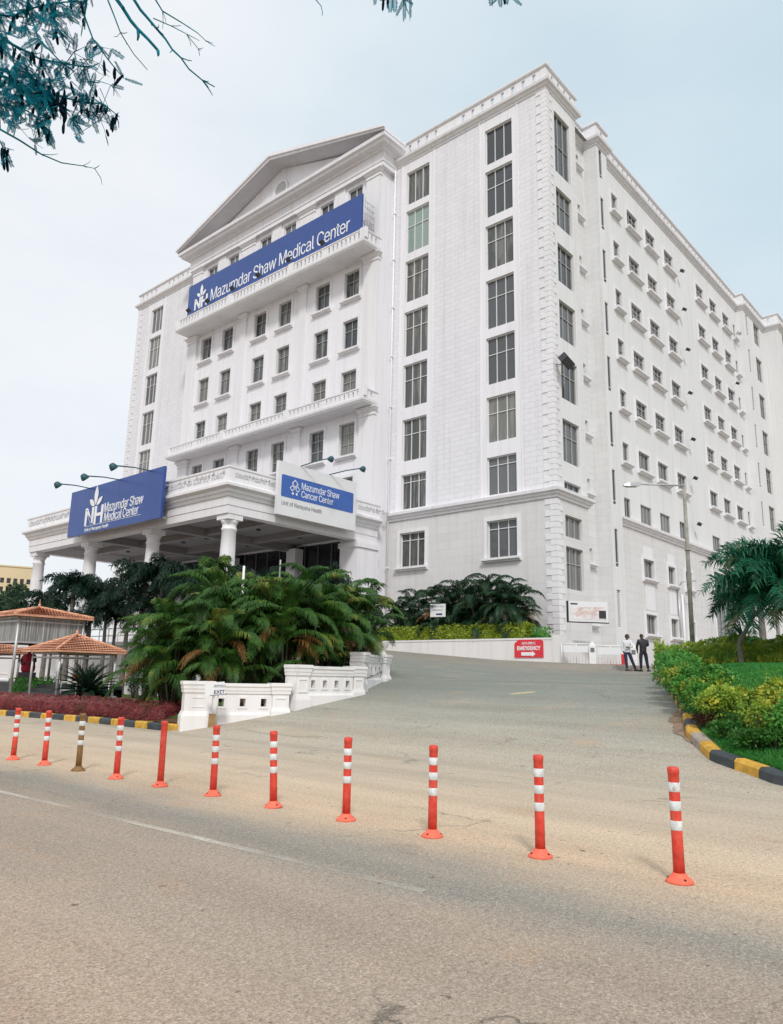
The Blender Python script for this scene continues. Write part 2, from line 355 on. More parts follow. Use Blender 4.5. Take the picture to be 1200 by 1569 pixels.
# ---------------------------------------------------------------- mesh builder
class MB:
    def __init__(s): s.v = []; s.f = []; s.m = []; s.sm = []
    def add(s, vs, fs, mi=0, smooth=False):
        o = len(s.v); s.v.extend(Vector(v) for v in vs)
        for f in fs: s.f.append(tuple(i+o for i in f)); s.m.append(mi); s.sm.append(smooth)
    def box(s, a, b, mi=0, skip=''):
        x0, y0, z0 = a; x1, y1, z1 = b
        vs = [(x0,y0,z0),(x1,y0,z0),(x1,y1,z0),(x0,y1,z0),(x0,y0,z1),(x1,y0,z1),(x1,y1,z1),(x0,y1,z1)]
        s.add(vs, [(3,2,1,0),(4,5,6,7),(0,1,5,4),(2,3,7,6),(1,2,6,5),(3,0,4,7)], mi)
    def obox(s, c, u, v, w, mi=0):      # oriented box: centre, half vectors
        c, u, v, w = map(Vector, (c, u, v, w))
        vs = [c-u-v-w, c+u-v-w, c+u+v-w, c-u+v-w, c-u-v+w, c+u-v+w, c+u+v+w, c-u+v+w]
        s.add(vs, [(3,2,1,0),(4,5,6,7),(0,1,5,4),(2,3,7,6),(1,2,6,5),(3,0,4,7)], mi)
    def tube(s, pts, rad, n=8, mi=0, cap=True, smooth=True):
        pts = [Vector(p) for p in pts]
        if isinstance(rad, (int, float)): rad = [rad]*len(pts)
        rings = []; o = len(s.v); ref = None
        for i, p in enumerate(pts):
            t = (pts[min(i+1, len(pts)-1)] - pts[max(i-1, 0)])
            t = t.normalized() if t.length > 1e-9 else Vector((0,0,1))
            if ref is None: ref = t.orthogonal().normalized()
            a = (ref - t*ref.dot(t))
            a = a.normalized() if a.length > 1e-6 else t.orthogonal().normalized()
            ref = a; b = t.cross(a)
            for k in range(n):
                an = 2*PI*k/n
                s.v.append(p + (a*math.cos(an) + b*math.sin(an))*rad[i])
        for i in range(len(pts)-1):
            for k in range(n):
                k2 = (k+1) % n
                s.f.append((o+i*n+k, o+i*n+k2, o+(i+1)*n+k2, o+(i+1)*n+k)); s.m.append(mi); s.sm.append(smooth)
        if cap:
            s.f.append(tuple(o+k for k in reversed(range(n)))); s.m.append(mi); s.sm.append(False)
            e = o+(len(pts)-1)*n
            s.f.append(tuple(e+k for k in range(n))); s.m.append(mi); s.sm.append(False)
    def lathe(s, prof, n=24, c=(0,0,0), mi=0, smooth=True):
        o = len(s.v); cx, cy, cz = c
        for r, z in prof:
            for k in range(n):
                a = 2*PI*k/n; s.v.append(Vector((cx+r*math.cos(a), cy+r*math.sin(a), cz+z)))
        for i in range(len(prof)-1):
            for k in range(n):
                k2 = (k+1) % n
                s.f.append((o+i*n+k, o+i*n+k2, o+(i+1)*n+k2, o+(i+1)*n+k)); s.m.append(mi); s.sm.append(smooth)
        s.f.append(tuple(o+k for k in reversed(range(n)))); s.m.append(mi); s.sm.append(False)
        e = o+(len(prof)-1)*n
        s.f.append(tuple(e+k for k in range(n))); s.m.append(mi); s.sm.append(False)
    def sweep(s, path, prof, mi=0, caps=True):
        """closed profile [(outward, z)...] along a plan polyline, outward = right of travel"""
        P = [Vector((x, y)) for x, y in path]; nP = len(P); npf = len(prof); o = len(s.v)
        for i, p in enumerate(P):
            ds = []
            if i > 0: ds.append((P[i]-P[i-1]).normalized())
            if i < nP-1: ds.append((P[i+1]-P[i]).normalized())
            ns = [Vector((d.y, -d.x)) for d in ds]
            if len(ns) == 2:
                m = (ns[0]+ns[1]); L = m.length
                m = m/L if L > 1e-6 else ns[0]
                c = max(.3, m.dot(ns[0])); m = m/c
            else: m = ns[0]
            for (q, z) in prof: s.v.append(Vector((p.x+m.x*q, p.y+m.y*q, z)))
        for i in range(nP-1):
            for k in range(npf):
                k2 = (k+1) % npf
                s.f.append((o+i*npf+k, o+i*npf+k2, o+(i+1)*npf+k2, o+(i+1)*npf+k)); s.m.append(mi); s.sm.append(False)
        if caps:
            s.f.append(tuple(o+k for k in range(npf))); s.m.append(mi); s.sm.append(False)
            s.f.append(tuple(o+(nP-1)*npf+k for k in reversed(range(npf)))); s.m.append(mi); s.sm.append(False)
    def wall(s, axis, c, inn, u0, u1, z0, z1, holes, depth=.3, mf=None, back=False):
        """flat wall with real openings and reveals. axis 'x': plane x=c ; inn = sign of inward direction"""
        def P(u, z, d=0): return Vector((c+inn*d, u, z)) if axis == 'x' else Vector((u, c+inn*d, z))
        H = [h for h in holes if h[1] > u0 and h[0] < u1]
        us = sorted(set([u0, u1] + [q for h in H for q in (h[0], h[1])]))
        if mf: us = sorted(set(us + [q for q in mf[0] if u0 < q < u1]))
        zs = sorted(set([z0, z1] + [q for h in H for q in (h[2], h[3])]))
        if mf and len(mf) > 2: zs = sorted(set(zs + [q for q in mf[2] if z0 < q < z1]))
        for i in range(len(us)-1):
            um = (us[i]+us[i+1])/2
            for j in range(len(zs)-1):
                zm = (zs[j]+zs[j+1])/2
                if any(h[0] < um < h[1] and h[2] < zm < h[3] for h in H): continue
                mi = mf[1](um, zm) if mf else 0
                q = [P(us[i], zs[j]), P(us[i+1], zs[j]), P(us[i+1], zs[j+1]), P(us[i], zs[j+1])]
                if (axis == 'x') == (inn > 0): q.reverse()
                s.add(q, [(0,1,2,3)], mi)
                if back:
                    q = [P(us[i], zs[j], depth), P(us[i+1], zs[j], depth), P(us[i+1], zs[j+1], depth), P(us[i], zs[j+1], depth)]
                    s.add(q, [(0,1,2,3)], mi)
        for (a, b, zz0, zz1) in H:
            mi = mf[1]((a+b)/2, (zz0+zz1)/2) if mf else 0
            for q in ([P(a,zz0),P(b,zz0),P(b,zz0,depth),P(a,zz0,depth)], [P(a,zz1),P(b,zz1),P(b,zz1,depth),P(a,zz1,depth)],
                      [P(a,zz0),P(a,zz1),P(a,zz1,depth),P(a,zz0,depth)], [P(b,zz0),P(b,zz1),P(b,zz1,depth),P(b,zz0,depth)]):
                s.add(q, [(0,1,2,3)], mi)
    def mesh(s, name, mats):
        me = bpy.data.meshes.new(name)
        me.from_pydata([tuple(v) for v in s.v], [], s.f)
        for m in mats: me.materials.append(M[m] if isinstance(m, str) else m)
        me.polygons.foreach_set('material_index', s.m)
        me.polygons.foreach_set('use_smooth', s.sm)
        me.update(); return me

WL = {}
def wloc(o):
    return WL.get(o.name, Vector((0,0,0)))
def tag(o, label=None, cat=None, group=None, kind=None):
    if label: o['label'] = label
    if cat: o['category'] = cat
    if group: o['group'] = group
    if kind: o['kind'] = kind
    return o
def thing(name, label, cat, loc=(0,0,0), rotz=0, group=None):
    o = bpy.data.objects.new(name, None); COL.objects.link(o); o.empty_display_size = .3
    o.location = loc; o.rotation_euler = (0,0,rotz); WL[o.name] = Vector(loc)
    return tag(o, label, cat, group)
def part(name, me, parent, loc=(0,0,0), rot=(0,0,0), mats=None):
    if isinstance(me, MB): me = me.mesh(name, mats)
    o = bpy.data.objects.new(name, me); COL.objects.link(o)
    o.location = loc; o.rotation_euler = rot
    if parent is not None:
        o.parent = parent; WL[o.name] = wloc(parent) + Vector(loc)
    else: WL[o.name] = Vector(loc)
    return o
def partw(name, mb, mats, parent=None):
    """mesh given in world metres; origin put at the middle of its base (unrotated parents)"""
    xs = [v.x for v in mb.v]; ys = [v.y for v in mb.v]; zs = [v.z for v in mb.v]
    c = Vector(((min(xs)+max(xs))/2, (min(ys)+max(ys))/2, min(zs)))
    for v in mb.v: v -= c
    me = mb.mesh(name, mats)
    pl = wloc(parent) if parent is not None else Vector((0,0,0))
    o = part(name, me, parent, c - pl)
    return o
def solo(name, mb, mats, label, cat, group=None):
    return tag(partw(name, mb, mats), label, cat, group)
def struct(name, mb, mats, kind='structure', label=None):
    o = partw(name, mb, mats); o['kind'] = kind
    if label: o['label'] = label
    return o
def copy_tree(o, parent=None):
    c = o.copy(); COL.objects.link(c)
    if parent is not None: c.parent = parent
    for ch in list(o.children): copy_tree(ch, c)
    return c
def dup(o, loc, rotz=0, label=None, group=None, scale=None):
    c = copy_tree(o); c.location = loc; c.rotation_euler = (0,0,rotz)
    if label: c['label'] = label
    if group: c['group'] = group
    if scale: c.scale = (scale,)*3
    return c

# ---------------------------------------------------------------- lettering
FONT = None
try:      # the plain sans serif that ships inside Blender; the built-in font otherwise
    import os
    FONT = bpy.data.fonts.load(os.path.join(bpy.utils.resource_path('LOCAL'), 'datafiles', 'fonts', 'Inter.woff2'))
except Exception: FONT = None
def text_mesh(body, size, off=0.0, ext=.01, align='LEFT', space=1.0, shear=0.0, sx=1.0, fw=None, fh=None):
    cu = bpy.data.curves.new('lettering', 'FONT'); cu.body = body; cu.size = size
    if FONT is not None and body.isascii(): cu.font = FONT
    cu.extrude = ext; cu.offset = off; cu.align_x = align; cu.space_character = space; cu.space_line = .95
    cu.resolution_u = 3
    o = bpy.data.objects.new('lettering', cu); COL.objects.link(o)
    bpy.context.view_layer.update()
    dg = bpy.context.evaluated_depsgraph_get()
    me = bpy.data.meshes.new_from_object(o.evaluated_get(dg))
    bpy.data.objects.remove(o); bpy.data.curves.remove(cu)
    if fw:
        xs = [v.co.x for v in me.vertices]; ys = [v.co.y for v in me.vertices]
        x0 = min(xs) if align == 'LEFT' else 0; kx = fw/(max(xs)-min(xs)); ky = (fh/(max(ys)-max(0, min(ys)))) if fh else 1
        for v in me.vertices: v.co.x = (v.co.x-x0)*kx; v.co.y *= ky
    elif sx != 1.0:
        for v in me.vertices: v.co.x *= sx
    return me
ROT = {'A': (PI/2, 0, -PI/2), 'B': (PI/2, 0, 0)}
def letters(name, body, size, wpos, face, mat, parent, **k):
    me = text_mesh(body, size, **k); me.materials.clear(); me.materials.append(M[mat])
    return part(name, me, parent, Vector(wpos) - wloc(parent), ROT[face] if isinstance(face, str) else face)
def poly_mesh(polys, ext, mat):
    """flat polygons in local xy thickened to ext"""
    mb = MB()
    for pl in polys:
        n = len(pl); vs = [(x, y, 0) for x, y in pl] + [(x, y, ext) for x, y in pl]
        fs = [tuple(reversed(range(n))), tuple(range(n, 2*n))] + [(i, (i+1) % n, n+(i+1) % n, n+i) for i in range(n)]
        mb.add(vs, fs)
    return mb.mesh('mark', [mat])
# ================================================================ WORLD AND LIGHT
SUN_DIR = Vector((-.62, -.60, .80)).normalized()      # towards the sun, behind the camera
el = math.asin(SUN_DIR.z)
sun = bpy.data.lights.new('sun', 'SUN'); sun.energy = 2.0; sun.angle = R(9); sun.color = (1, .98, .955)
so = bpy.data.objects.new('sun', sun); COL.objects.link(so)
so.rotation_euler = SUN_DIR.to_track_quat('Z', 'Y').to_euler()
w = bpy.data.worlds.new('World'); sc.world = w; w.use_nodes = True
nt = w.node_tree
for n_ in list(nt.nodes): nt.nodes.remove(n_)
wo = nt.nodes.new('ShaderNodeOutputWorld'); bg = nt.nodes.new('ShaderNodeBackground')
sky = nt.nodes.new('ShaderNodeTexSky'); sky.sky_type = 'NISHITA'; sky.sun_disc = False
sky.sun_elevation = el; sky.sun_rotation = math.atan2(SUN_DIR.x, SUN_DIR.y)
sky.air_density = 1.2; sky.dust_density = 4.0; sky.ozone_density = 1.0
tc = nt.nodes.new('ShaderNodeTexCoord')
cl = noise_n(nt, scaled(nt, tc.outputs['Generated'], (1.1, 1.1, 1.7)), 1.3, 4, .5)
# thin bright overcast: nearly white towards the horizon and the left, bluer high up on the right
sp = nt.nodes.new('ShaderNodeVectorMath'); sp.operation = 'DOT_PRODUCT'
sp.inputs[1].default_value = Vector((.80, .05, .60)).normalized()
nm = nt.nodes.new('ShaderNodeVectorMath'); nm.operation = 'NORMALIZE'
nt.links.new(tc.outputs['Generated'], nm.inputs[0]); nt.links.new(nm.outputs[0], sp.inputs[0])
ad = nt.nodes.new('ShaderNodeMath'); ad.operation = 'MULTIPLY_ADD'; ad.inputs[1].default_value = .35
nt.links.new(cl, ad.inputs[0]); nt.links.new(sp.outputs['Value'], ad.inputs[2])
sc2 = nt.nodes.new('ShaderNodeMath'); sc2.operation = 'MULTIPLY_ADD'; sc2.inputs[1].default_value = 3.0; sc2.inputs[2].default_value = -2.70
nt.links.new(ad.outputs[0], sc2.inputs[0])
blue_f = ramp(nt, sc2.outputs[0], [(.0, 0.0), (1.0, 1.0)])
colr = mixc(nt, blue_f, (9.35, 9.75, 10.2), (5.6, 7.6, 8.6))
cl2 = noise_n(nt, scaled(nt, tc.outputs['Generated'], (1.0, 1.0, 2.6)), 2.6, 6, .6)
colr = mixc(nt, 1.0, colr, ramp(nt, cl2, [(.32, (.93, .94, .95)), (.62, (1.02, 1.01, 1.0))]), 'MULTIPLY')
fin = mixc(nt, .88, sky.outputs[0], colr)
nt.links.new(fin, bg.inputs[0]); bg.inputs[1].default_value = .1
nt.links.new(bg.outputs[0], wo.inputs[0])
sc.view_settings.view_transform = 'Standard'; sc.view_settings.look = 'None'
sc.view_settings.exposure = .04; sc.view_settings.gamma = 1
try:
    sc.cycles.use_denoising = True; sc.cycles.max_bounces = 6; sc.cycles.transparent_max_bounces = 12
    sc.cycles.caustics_reflective = False; sc.cycles.caustics_refractive = False
except Exception: pass

# ================================================================ TERRAIN
GX = [-40, 11.8, 13, 15, 17.5, 20.7, 24, 28, 36, 40, 400]; GZ = [0, 0, .2, .6, .98, 1.38, 1.6, 1.77, 2.08, 2.15, 2.15]
def lin(x, xs, ys):
    if x <= xs[0]: return ys[0]
    for i in range(len(xs)-1):
        if x <= xs[i+1]: return ys[i] + (ys[i+1]-ys[i])*(x-xs[i])/(xs[i+1]-xs[i])
    return ys[-1]
def clamp(x, a=0., b=1.): return max(a, min(b, x))
def sstep(x): x = clamp(x); return x*x*(3-2*x)
def gz(X, Y):
    z = lin(X, GX, GZ); wgt = sstep((X-18)/6)
    return z + wgt*.071*clamp(Y-17, 0, 20)
def drive_left(X):   # largest Y of the driveway at X
    return lin(X, [11.9, 12.06, 13.0, 14.7, 17.0, 18.0, 20.6, 22.5, 25.2, 25.3], [17.9, 17.75, 17.45, 16.4, 16.35, 16.85, 18.2, 24, 35, 37.5])
KR = [(12.1, -30), (12.2, 0), (12.47, 3.35), (12.95, 3.93), (13.39, 4.56), (14.68, 5.42), (15.83, 5.9), (17.41, 6.59), (19.38, 7.53), (21.62, 8.62), (25.66, 10.53), (30.5, 12.2), (31.5, 12.6)]
def drive_right(X):
    if X < 12.1: return -30.
    return lin(X, [p[0] for p in KR] + [32.5, 34, 36], [p[1] for p in KR] + [12.0, 8, -30])
def grid_sheet(name, Xs, ylo, yhi, nj, zf, mats, kind='structure'):
    mb = MB(); nX = len(Xs)
    for X in Xs:
        a, b = ylo(X), yhi(X)
        for j in range(nj+1):
            Y = a + (b-a)*j/nj; mb.v.append(Vector((X, Y, zf(X, Y))))
    for i in range(nX-1):
        for j in range(nj):
            o = i*(nj+1)+j
            mb.f.append((o, o+nj+1, o+nj+2, o+1)); mb.m.append(0); mb.sm.append(True)
    return struct(name, mb, mats, kind)
def frange(a, b, st):
    n = max(1, int(round((b-a)/st))); return [a+(b-a)*i/n for i in range(n+1)]
g0 = MB(); g0.add([(-900,-900,-.25),(900,-900,-.25),(900,900,-.25),(-900,900,-.25)], [(0,1,2,3)])
struct('ground', g0, ['earth'])
rd = MB()
for i in range(12):
    for j in range(30):
        x0 = -14+26.0*i/12*.9885; x1 = -14+26.0*(i+1)/12*.9885; y0 = -60+5*j; y1 = y0+5
        rd.add([(x0,y0,0),(x1,y0,0),(x1,y1,0),(x0,y1,0)], [(0,1,2,3)])
RX = -14+26.0*.9885
struct('road', rd, ['asphalt'])
grid_sheet('driveway', [RX] + frange(11.75, 12.1, .08) + frange(12.2, 26, .2) + [26.5, 27, 28, 30, 32, 34, 36, 40, 50, 70, 110],
           lambda X: drive_right(X)-.12, lambda X: drive_left(X)+.15 if X < 25.3 else 37.5, 60, gz, ['asphalt'])
# left garden and bank behind the parapet wall
def bank(X, Y):
    low = .16 + .02*noise.noise(Vector((X*.6, Y*.6, 0)))
    d = (Y - drive_left(X))
    k = sstep((20.6+(max(X-13.2, 0))*1.15-Y)/2.2) if X < 18 else sstep((26.1+(X-18)*1.6-Y)/3.5)
    top = max(gz(X, min(Y, 20)) + .35, .35)
    return low + (max(top, low)-low)*k*clamp(X-12.2, 0, 1)
grid_sheet('garden_soil', frange(12.25, 25.18, .25), lambda X: drive_left(X)+.12, lambda X: 90., 160, bank, ['soil'])
def lawn_l_z(X, Y): return bank(X, Y)+.012
grid_sheet('left_lawn', frange(12.6, 24.6, .4), lambda X: drive_left(X)+.3+max(0,(X-13.2)*1.6), lambda X: 31.5, 40, lawn_l_z, ['lawn_l'])
# right lawn
def lawn_z(X, Y):
    return gz(X, min(Y, 17)) + .13 + .30*sstep((drive_right(X)-Y)/3.0) * (1 if X > 13 else sstep((X-12.4)/.6))
grid_sheet('lawn', frange(12.45, 32, .3), lambda X: -30., lambda X: drive_right(X)-.13, 70, lawn_z, ['lawn'])
# white edge line
ln = MB(); pts = [(4.15, 16), (4.25, 12.5), (4.35, 10.3), (4.45, 8.2), (4.52, 6.33), (4.59, 4.8), (4.63, 3.7)]
for i in range(len(pts)-1):
    (xa, ya), (xb, yb) = pts[i], pts[i+1]
    ln.add([(xa-.045, ya, .004), (xa+.045, ya, .004), (xb+.045, yb, .004), (xb-.045, yb, .004)], [(0,1,2,3)])
struct('road_line', ln, ['line'])
# patch of concrete washed over the foot of the ramp
pm = MB(); c0 = Vector((12.75, 14.6)); ring = []
for k in range(28):
    a = 2*PI*k/28; r = .9+.2*math.sin(3*a+1)+.1*math.sin(7*a)
    ring.append((c0.x + .38*r*math.cos(a) + .1*math.sin(a), c0.y + 1.35*r*math.sin(a)))
pm.add([(x, y, gz(x, y)+.005) for x, y in ring], [tuple(range(28))])
struct('road_patch', pm, [soil('washed_concrete', (.42, .36, .27), (.52, .46, .36), .9)])

# kerbs
def kerb(path, zf, seq, w, h, L, label, name='painted_kerb'):
    mb = MB()
    # resample
    P = [Vector(p) for p in path]; acc = []; d = 0
    dense = []
    for i in range(len(P)-1):
        n = max(1, int((P[i+1]-P[i]).length/.11))
        for k in range(n): dense.append(P[i].lerp(P[i+1], k/n))
    dense.append(P[-1])
    dist = [0]
    for i in range(1, len(dense)): dist.append(dist[-1]+(dense[i]-dense[i-1]).length)
    nb = int(dist[-1]/L)
    def pt(s):
        for i in range(1, len(dense)):
            if dist[i] >= s:
                t = (s-dist[i-1])/max(1e-6, dist[i]-dist[i-1]); return dense[i-1].lerp(dense[i], t), (dense[i]-dense[i-1]).normalized()
        return dense[-1], (dense[-1]-dense[-2]).normalized()
    for b in range(nb):
        st = b*L+.012; en = (b+1)*L-.012; K = 4
        rows = []
        hh = h + random.uniform(-.006, .006)
        for k in range(K+1):
            p, t = pt(st+(en-st)*k/K); nn = Vector((t.y, -t.x))
            z = zf(p.x, p.y)
            rows.append([(p.x+nn.x*q, p.y+nn.y*q, z+zz) for q, zz in ((w/2, -.1), (w/2-.01, hh*.72), (w/2-.05, hh), (-w/2+.03, hh), (-w/2, hh*.8), (-w/2, -.1))])
        vs = [v for r in rows for v in r]; fs = []
        for k in range(K):
            for q in range(5): fs.append((k*6+q, k*6+q+1, (k+1)*6+q+1, (k+1)*6+q))
        fs.append((0,1,2,3,4,5)); fs.append(tuple(K*6+q for q in reversed(range(6))))
        mb.add(vs, fs, seq(b))
    return solo(name, mb, ['paint_y', 'paint_k', 'kerb_bare'], label, 'kerb')
lp = [(12.06, 17.95), (11.97, 18.93), (11.93, 20.5), (11.89, 21.96), (11.72, 23.5), (11.53, 25.01), (11.25, 26.6), (11.0, 28.2), (10.7, 31), (10.5, 36)]
kerb(lp, lambda x, y: 0, lambda b: b % 2, .26, .17, .62, 'black and yellow painted kerb in front of the red leafed hedge on the left')
rp = list(reversed([p for p in KR if p[1] > -1]))
kerb(rp, gz, lambda b: (2 if b % 11 in (9,) else b % 2), .24, .155, .60, 'curving black and yellow painted kerb round the bushes and lawn on the right')

yp_ = MB(); yc_ = onZr = None
c1 = at(800, 1061, 21.2)
yp_.add([(c1.x+a, c1.y+b, gz(c1.x+a, c1.y+b)+.005) for a, b in ((-.42, .22), (-.22, -.14), (.05, -.24), (.42, -.27), (.26, .08), (-.05, .25))], [(0,1,2,3,4,5)])
struct('road_paint_patch', yp_, [simple('worn_yellow_paint', (.43, .38, .24), .9, .2, 6)])

em = MB(); rr_ = random.Random(4); cc = [(14.25, 5.25), (14.7, 5.5), (15.2, 5.75), (15.8, 5.95), (16.4, 6.2), (17.0, 6.5)]
rows = []
for (x, y) in [(cc[0][0]+(cc[-1][0]-cc[0][0])*k/24, cc[0][1]+(cc[-1][1]-cc[0][1])*k/24) for k in range(25)]:
    wd = .30*math.sin(PI*(len(rows)+.4)/25.4)**.6*rr_.uniform(.75, 1.2)
    rows.append([(x-.35*wd*q, y+.94*wd*q, gz(x-.35*wd*q, y+.94*wd*q)+.012+.03*(1-q)) for q in (-.4, 0, .33, .66, 1)])
em.add([v for r_ in rows for v in r_], [(k*5+q, k*5+q+1, (k+1)*5+q+1, (k+1)*5+q) for k in range(24) for q in range(4)])
struct('bare_earth_patch', em, [soil('reddish_bare_earth', (.24, .16, .11), (.38, .28, .20), 3)])
# ================================================================ THE HOSPITAL
X0, Y0, XP, YR, YL, YW = 40.0, 22.1, 38.7, 35.9, 60.95, 73.7
YB, YT = 22.65, 22.05
TOP = 41.5
B = thing('hospital_building', 'huge white eight storey building with a columned porch and a triangular pediment', 'building', (40, 22.1, 2.0))
Arows = [(37.35,40.2),(33.15,36.8),(29.1,32.5),(24.7,28.3),(20.7,24.05),(16.65,19.8),(13.1,15.65),(9.0,11.4)]
Acols = [(24.85, 27.1), (32.2, 34.45), (68.7, 70.95)]

# ---- window kinds, built once in local metres (x right, -y out, z up, origin bottom centre of the opening)
_wc = {}
def win_meshes(w, h, cols, rows, sill, surround, set_=.2):
    key = (w, h, cols, tuple(rows), sill, surround, set_)
    if key in _wc: return _wc[key]
    fr = MB(); t = .06; y0, y1 = set_-.05, set_+.04
    fr.box((-w/2, y0, 0), (-w/2+t, y1, h)); fr.box((w/2-t, y0, 0), (w/2, y1, h))
    fr.box((-w/2+t, y0, 0), (w/2-t, y1, t)); fr.box((-w/2+t, y0, h-t), (w/2-t, y1, h))
    for i in range(1, cols):
        x = -w/2+w*i/cols; fr.box((x-.022, y0+.01, t), (x+.022, y1, h-t))
    for r in rows:
        fr.box((-w/2+t, y0+.015, h*r-.022), (w/2-t, y1-.003, h*r+.022))
    pn = MB(); pn.add([(-w/2+.02, set_+.03, .02), (w/2-.02, set_+.03, .02), (w/2-.02, set_+.03, h-.02), (-w/2+.02, set_+.03, h-.02)], [(0,1,2,3)])
    out = [fr.mesh('window', ['frame']), pn.mesh('pane', ['glass']), None, None]
    if sill:
        sm = MB(); e = sill
        sm.sweep([(-w/2-.28, .02), (w/2+.28, .02)][::1], [(0, -.30), (e*.45, -.30), (e*.62, -.21), (e, -.17), (e, -.03), (0, -.03)])
        out[2] = sm.mesh('sill', ['trim'])
    if surround:
        su = MB(); d = .07; q = .24
        su.box((-w/2-q, -d, -.02), (-w/2-.003, .02, h+q)); su.box((w/2+.003, -d, -.02), (w/2+q, .02, h+q))
        su.box((-w/2-.003, -d, h+.003), (w/2+.003, .02, h+q))
        out[3] = su.mesh('surround', ['trim'])
    _wc[key] = out; return out
def window(name, face, u, plane, z0, z1, w, cols, rows, sill=0, surround=False, glass='glass', set_=.2, label=None):
    h = z1-z0
    ms = win_meshes(round(w, 3), round(h, 2), cols, rows, sill, surround, set_)
    wp = Vector((plane, u, z0)) if face == 'A' else Vector((u, plane, z0))
    rot = (0, 0, -PI/2) if face == 'A' else (0, 0, 0)
    fm = ms[0]
    if name in ('side_casement', 'narrow_window', 'lower_window', 'glazed_screen', 'far_window', 'paired_window', 'side_window'):
        k = (fm.name, 'grey')
        if k not in _wc: pp = fm.copy(); pp.materials.clear(); pp.materials.append(M['grey_frame']); _wc[k] = pp
        fm = _wc[k]
    fo = part(name, fm, B, wp - wloc(B), rot)
    pane = ms[1]
    if glass != 'glass':
        k = (pane.name, glass)
        if k not in _wc:
            pp = pane.copy(); pp.materials.clear(); pp.materials.append(M[glass]); _wc[k] = pp
        pane = _wc[k]
    part('pane', pane, fo)
    if ms[2]: part('sill', ms[2], fo)
    if ms[3]: part('surround', ms[3], fo)
    if label: fo['label'] = label
    return fo

# ---- front face, right of the pavilion and left of it
Lz = 12.95
def A_mf(u, z):
    if z < 12.7: return 1
    for a, b in Acols:
        if a-.45 < u < b+.45: return 2
    return 0
cuts = [q for a, b in Acols for q in (a-.45, b+.45)]
hA = [(a, b, z0, z1) for a, b in Acols for z0, z1 in Arows]
wl = MB()
wl.wall('x', X0, 1, Y0, YR, 1.2, TOP, hA, .34, (cuts, A_mf, [12.7]))
for a, b in Acols[:2]:
    for e in (a-.45, b+.45): wl.box((X0-.05, e-.05, 12.96), (X0+.02, e+.05, TOP-.3), 2)
partw('front_wall', wl, ['block', 'lower', 'plain'], B)
wl = MB()
wl.wall('x', X0, 1, YL, YW, 0.0, TOP, hA, .34, (cuts, A_mf, [12.7]))
for a, b in Acols[2:]:
    for e in (a-.45, b+.45): wl.box((X0-.05, e-.05, 12.96), (X0+.02, e+.05, TOP-.3), 2)
wl.add([(X0, YW, 0), (X0+60, YW, 0), (X0+60, YW, TOP), (X0, YW, TOP)], [(0,1,2,3)], 0)
partw('front_wall', wl, ['block', 'lower', 'plain'], B)
for ci, (a, b) in enumerate(Acols):
    for ri, (z0, z1) in enumerate(Arows):
        w = b-a; gl = 'glass_room' if (ci != 0 or ri in (2, 5)) else 'glass'
        lab = None
        if ci == 1 and ri == 1: gl = 'glass_teal'; lab = 'tall window with pale green room light painted on its pane'  # green-lit panel behind the glass, painted as pane colour
        low = ri == 7
        rows = [] if ri == 0 else ([.78] if ri >= 6 else [.64])
        window('tall_window', 'A', (a+b)/2, X0, z0, z1, w, 3, rows, .36 if low else 0, low, gl, label=lab)
# ---- quoins at the near corner
qn = MB(); z = 3.3; k = 0
while z < TOP-.6:
    if not (12.2 < z < 13.0):
        la, lb = (.78, .42) if k % 2 == 0 else (.42, .70)
        qn.box((X0-.038, Y0-.038, z), (X0+.3, Y0+la, z+.335))
        qn.box((X0-.035, Y0-.035, z+.003), (X0+lb, Y0+.3, z+.332))
    z += .36; k += 1
q1 = partw('quoins', qn, ['trim'], B); q1['kind'] = 'stuff'
ql = MB(); z = 3.3; k = 0
while z < TOP-.6:
    if not (12.2 < z < 13.0):
        ql.box((X0-.038, YW-(.8 if k % 2 else .45), z), (X0+.3, YW+.04, z+.335))
    z += .36; k += 1
q1 = partw('quoins', ql, ['trim'], B); q1['kind'] = 'stuff'

# ---- pavilion
pcols = [38.8, 42.1, 46.75, 50.05, 54.75, 58.05]
prow = [(30.4, 32.75, 2), (26.15, 28.6, 2), (21.9, 24.35, 2), (17.6, 20.15, 2), (13.4, 15.9, 2)]
hP = [(y-.8, y+.8, z0, z1) for y in pcols for z0, z1, _ in prow] + [(y-.8, y+.8, 36.9, 40.2) for y in pcols]
hP += [(37.3, 59.3, 3.3, 11.2)]
pv = MB()
pv.wall('x', XP, 1, YR, YL, 1.2, TOP, hP, .36, ([], lambda u, z: 0))
pv.add([(XP, YR, 1.2), (X0, YR, 1.2), (X0, YR, TOP), (XP, YR, TOP)], [(0,1,2,3)])
pv.add([(XP, YL, 0), (X0, YL, 0), (X0, YL, TOP), (XP, YL, TOP)], [(0,1,2,3)])
partw('pavilion_wall', pv, ['plain'], B)
for y in pcols:
    for i, (z0, z1, c) in enumerate(prow):
        window('paired_window', 'A', y, XP, z0, z1, 1.6, 2, [.66] if i != 3 else [.70, .36], .34 if i != 2 else 0, True, 'glass_room' if (i + int(y)) % 3 else 'glass')
    window('attic_window', 'A', y, XP, 36.9, 40.2, 1.6, 2, [.7], 0, False, 'glass')
pl = MB()
